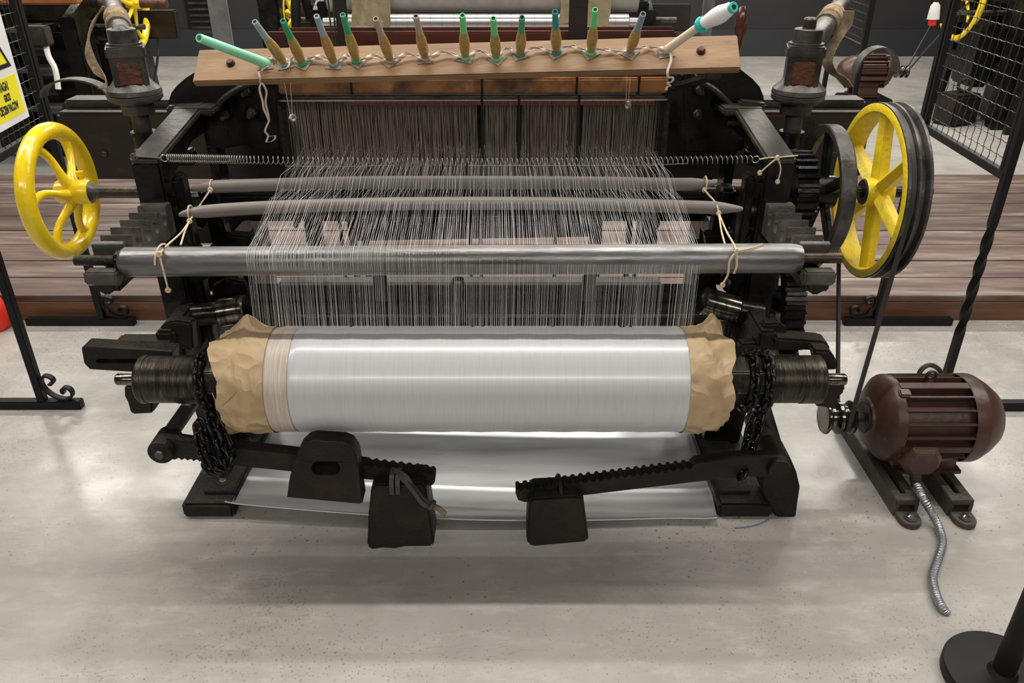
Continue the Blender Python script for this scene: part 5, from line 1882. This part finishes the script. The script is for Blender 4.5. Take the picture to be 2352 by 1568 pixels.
tb = bg_loom(-0.21, 6.2, 1.20, 'dark loom straight behind with bare steel roller and grey cloth roll', None)
for xa_, xb2, y0_, y1_, Y in ((802, 897, -20, 62, 6.10), (1286, 1398, -20, 56, 6.10)):
    p0, p1 = at(xa_, y0_, Y), at(xb2, y1_, Y)
    n, m = 14, 8
    vs, fs = [], []
    for j in range(m + 1):
        for i in range(n + 1):
            u, v = i / n, j / m
            vs.append(V((p0.x + (p1.x - p0.x) * u + 0.01 * math.sin(v * 4), Y - 0.02 + 0.012 * math.sin(u * 9 + v) + 0.02 * (1 - v), p0.z + (p1.z - p0.z) * v + 0.012 * math.sin(u * 5) * v)))
    for j in range(m):
        for i in range(n):
            a = j * (n + 1) + i
            fs.append((a, a + 1, a + n + 2, a + n + 1))
    nv = len(vs)
    vs += [p + V((0, 0.012, 0)) for p in vs]
    fs += [tuple(k + nv for k in reversed(f)) for f in fs]
    MB().add(vs, fs).build('cloth_apron', khaki, tb)
hw2, hb2 = handwheel(tb, V((at(662, 50, 6.7).x, 6.7, 0.90)), 0.20, yellow)
MB().tube(smoothpath([V((at(682, 60, 6.3).x, 6.3, 0.5)), V((at(680, 40, 6.3).x, 6.3, 0.95)), V((at(690, 10, 6.3).x, 6.35, 1.15)), V((at(705, 40, 6.3).x, 6.4, 0.9))], 8), 0.035, 12).build('flexible_hose', blackmatte, tb)
MB().box((at(645, 40, 6.5).x - 0.06, 6.5, 0.7), (0.16, 0.2, 1.4)).build('drive_housing', black, tb, bevel=0.02)
lb = bg_loom(-4.05, 5.75, 1.05, 'black loom in the back row behind the left barrier', orangewood, roll=False)
hw3, hb3 = handwheel(lb, V((at(292, 5, 6.2).x, 6.2, at(292, 8, 6.2).z)), 0.33, yellow, direct=1)
MB().cyl(V((-3.1, 6.2, hb3.z)), V((hb3.x + 0.24, 6.2, hb3.z)), 0.03, n=16).build('wheel_shaft', rust, lb)
for bxx, by_, bz_, sz_ in ((-3.25, 6.1, 0.45, (0.42, 0.5, 0.9)), (-3.6, 5.95, 0.55, (0.3, 0.3, 1.0)), (-4.1, 5.9, 0.6, (0.5, 0.2, 0.7))):
    MB().box((bxx, by_, bz_), sz_).build('drive_housing', black, lb, bevel=0.03)
for k in range(6):
    MB().lathe((-3.5 + 0.02 * k, 5.72, 0.25 + 0.13 * k), (-3.15, 5.72, 0.25 + 0.13 * k), [(0, 0.02), (0.6, 0.02), (0.61, 0.045), (1, 0.045)], 14).build('spindle', gunmetal if k % 2 else black, lb)
rb = bg_loom(5.15, 6.7, 1.1, 'black loom in the back row behind the right barrier', orangewood, roll=False)
PW = at(2212, -8, 7.4)
hw4, hb4 = handwheel(rb, V((PW.x, 7.4, PW.z)), 0.36, yellowworn, direct=1)
MB().cyl(V((PW.x, 7.4, PW.z)), V((4.1, 7.4, PW.z)), 0.03, n=12).build('wheel_shaft', gunmetal, rb)
for k in range(5):
    MB().box((4.05 + 0.12 * k, 6.55, 0.45), (0.05, 0.05, 0.9)).build('guard_bar', black, rb, bevel=0.004)
MB().box((4.45, 6.9, 0.5), (0.7, 0.5, 1.0)).build('drive_housing', black, rb, bevel=0.03)
M2 = at(1995, 165, 7.4)
m2 = motor(V((M2.x, 7.4, M2.z)), 1.15, 'brown finned electric motor far behind the loom at the right', -1, None, False, M2.z - 0.22)
MB().box((M2.x, 7.4, (M2.z - 0.22) / 2 + 0.005), (0.4, 0.34, M2.z - 0.21)).build('motor_stand', black, m2, bevel=0.01)
mp_ = V((M2.x + 0.27 * 1.15, 7.4, M2.z))
tag(MB().tube([mp_ + V((0.02, -0.05, 0.03)), V((PW.x - 0.02, 7.15, PW.z + 0.05)), V((PW.x, 7.4, PW.z + 0.26)), V((PW.x, 7.65, PW.z)), mp_ + V((0.03, 0.05, -0.03))], 0.008, 6).build('background_belt', rubber, None),
    'thin dark belt running from the far motor to the far yellow wheel', 'belt')
# weight block on the floor behind the right barrier
wbk = atz(2188, 284, 0)
wk = thing('floor_weight', 'dark iron weight with a ring on the floor behind the right mesh', 'weight', wbk)
MB().box(wbk + V((0, 0, 0.13)), (0.30, 0.22, 0.26), Matrix.Rotation(0.4, 3, 'Z')).build('weight_body', iron, wk, bevel=0.02)
MB().torus(wbk + V((0.02, 0, 0.32)), (0.3, 1, 0), 0.05, 0.014, 24, 8).build('weight_ring', iron, wk)
# plug hanging on its lead
pA, pB, pC = at(2150, 5, 5.0), at(2143, 44, 5.0), at(2140, 58, 5.0)
pg = thing('power_plug', 'white and red power plug hanging beside the right barrier', 'plug', pC)
MB().lathe(pA, pB, [(0, 0.012), (0.2, 0.026), (1, 0.034)], 20).build('plug_shell', whiteplastic, pg)
MB().lathe(pB, pC, [(0, 0.024), (1, 0.022)], 20).build('plug_face', redplastic, pg)
MB().tube([pA, pA + V((0.02, 0, 0.3)), pA + V((0.03, 0.1, 0.9))], 0.008, 8).build('plug_lead', signblack, pg)
# switch box with white cable at the left loom, white trunking and pipes behind the platform
sbx = at(82, 82, 5.4)
sw = MB().box(sbx, (0.17, 0.10, 0.12)).build('switch_box', blackdusty, lb, bevel=0.01)
MB().box(sbx + V((-0.1, 0.2, 0)), (0.04, 0.5, 0.05)).build('box_arm', black, sw)
MB().tube(smoothpath([sbx + V((0.05, 0, -0.05)), at(112, 130, 5.38), at(127, 160, 5.36), at(134, 205, 5.34)], 6), 0.018, 10).build('white_cable', whiteplastic, sw)
for k, (p0, p1, lab) in enumerate(((atz(258, 371, 0.06), atz(214, 405, 0.02), 'short white plastic pipe lying behind the platform near the handwheel'),
                                   (atz(160, 345, 0.25), atz(190, 412, 0.02), 'white plastic pipe slanting down behind the yellow handwheel'))):
    tag(MB().cyl(p0, p1, 0.018, n=14).build('white_pipe', whiteplastic, None), lab, 'pipe')
wb0 = atz(136, 226, 0)
tag(MB().box(wb0 + V((0, 0, 0.09)), (0.30, 0.04, 0.18)).build('white_board', whiteplastic, None, bevel=0.004), 'small white board standing on the floor behind the left barrier', 'board')
# louvre vents on the back wall
vt = at(465, 35, 10.58)
wv_ = thing('wall_vent', 'dark louvred vent on the back wall at the left', 'vent', vt)
for k in range(7):
    MB().box((vt.x, 10.575, vt.z - 0.21 + 0.07 * k), (0.30, 0.04, 0.012), Matrix.Rotation(0.6, 3, 'X')).build('louvre', blackdusty, wv_)
MB().box((vt.x, 10.59, vt.z), (0.40, 0.02, 0.60)).build('vent_frame', blackmatte, wv_)
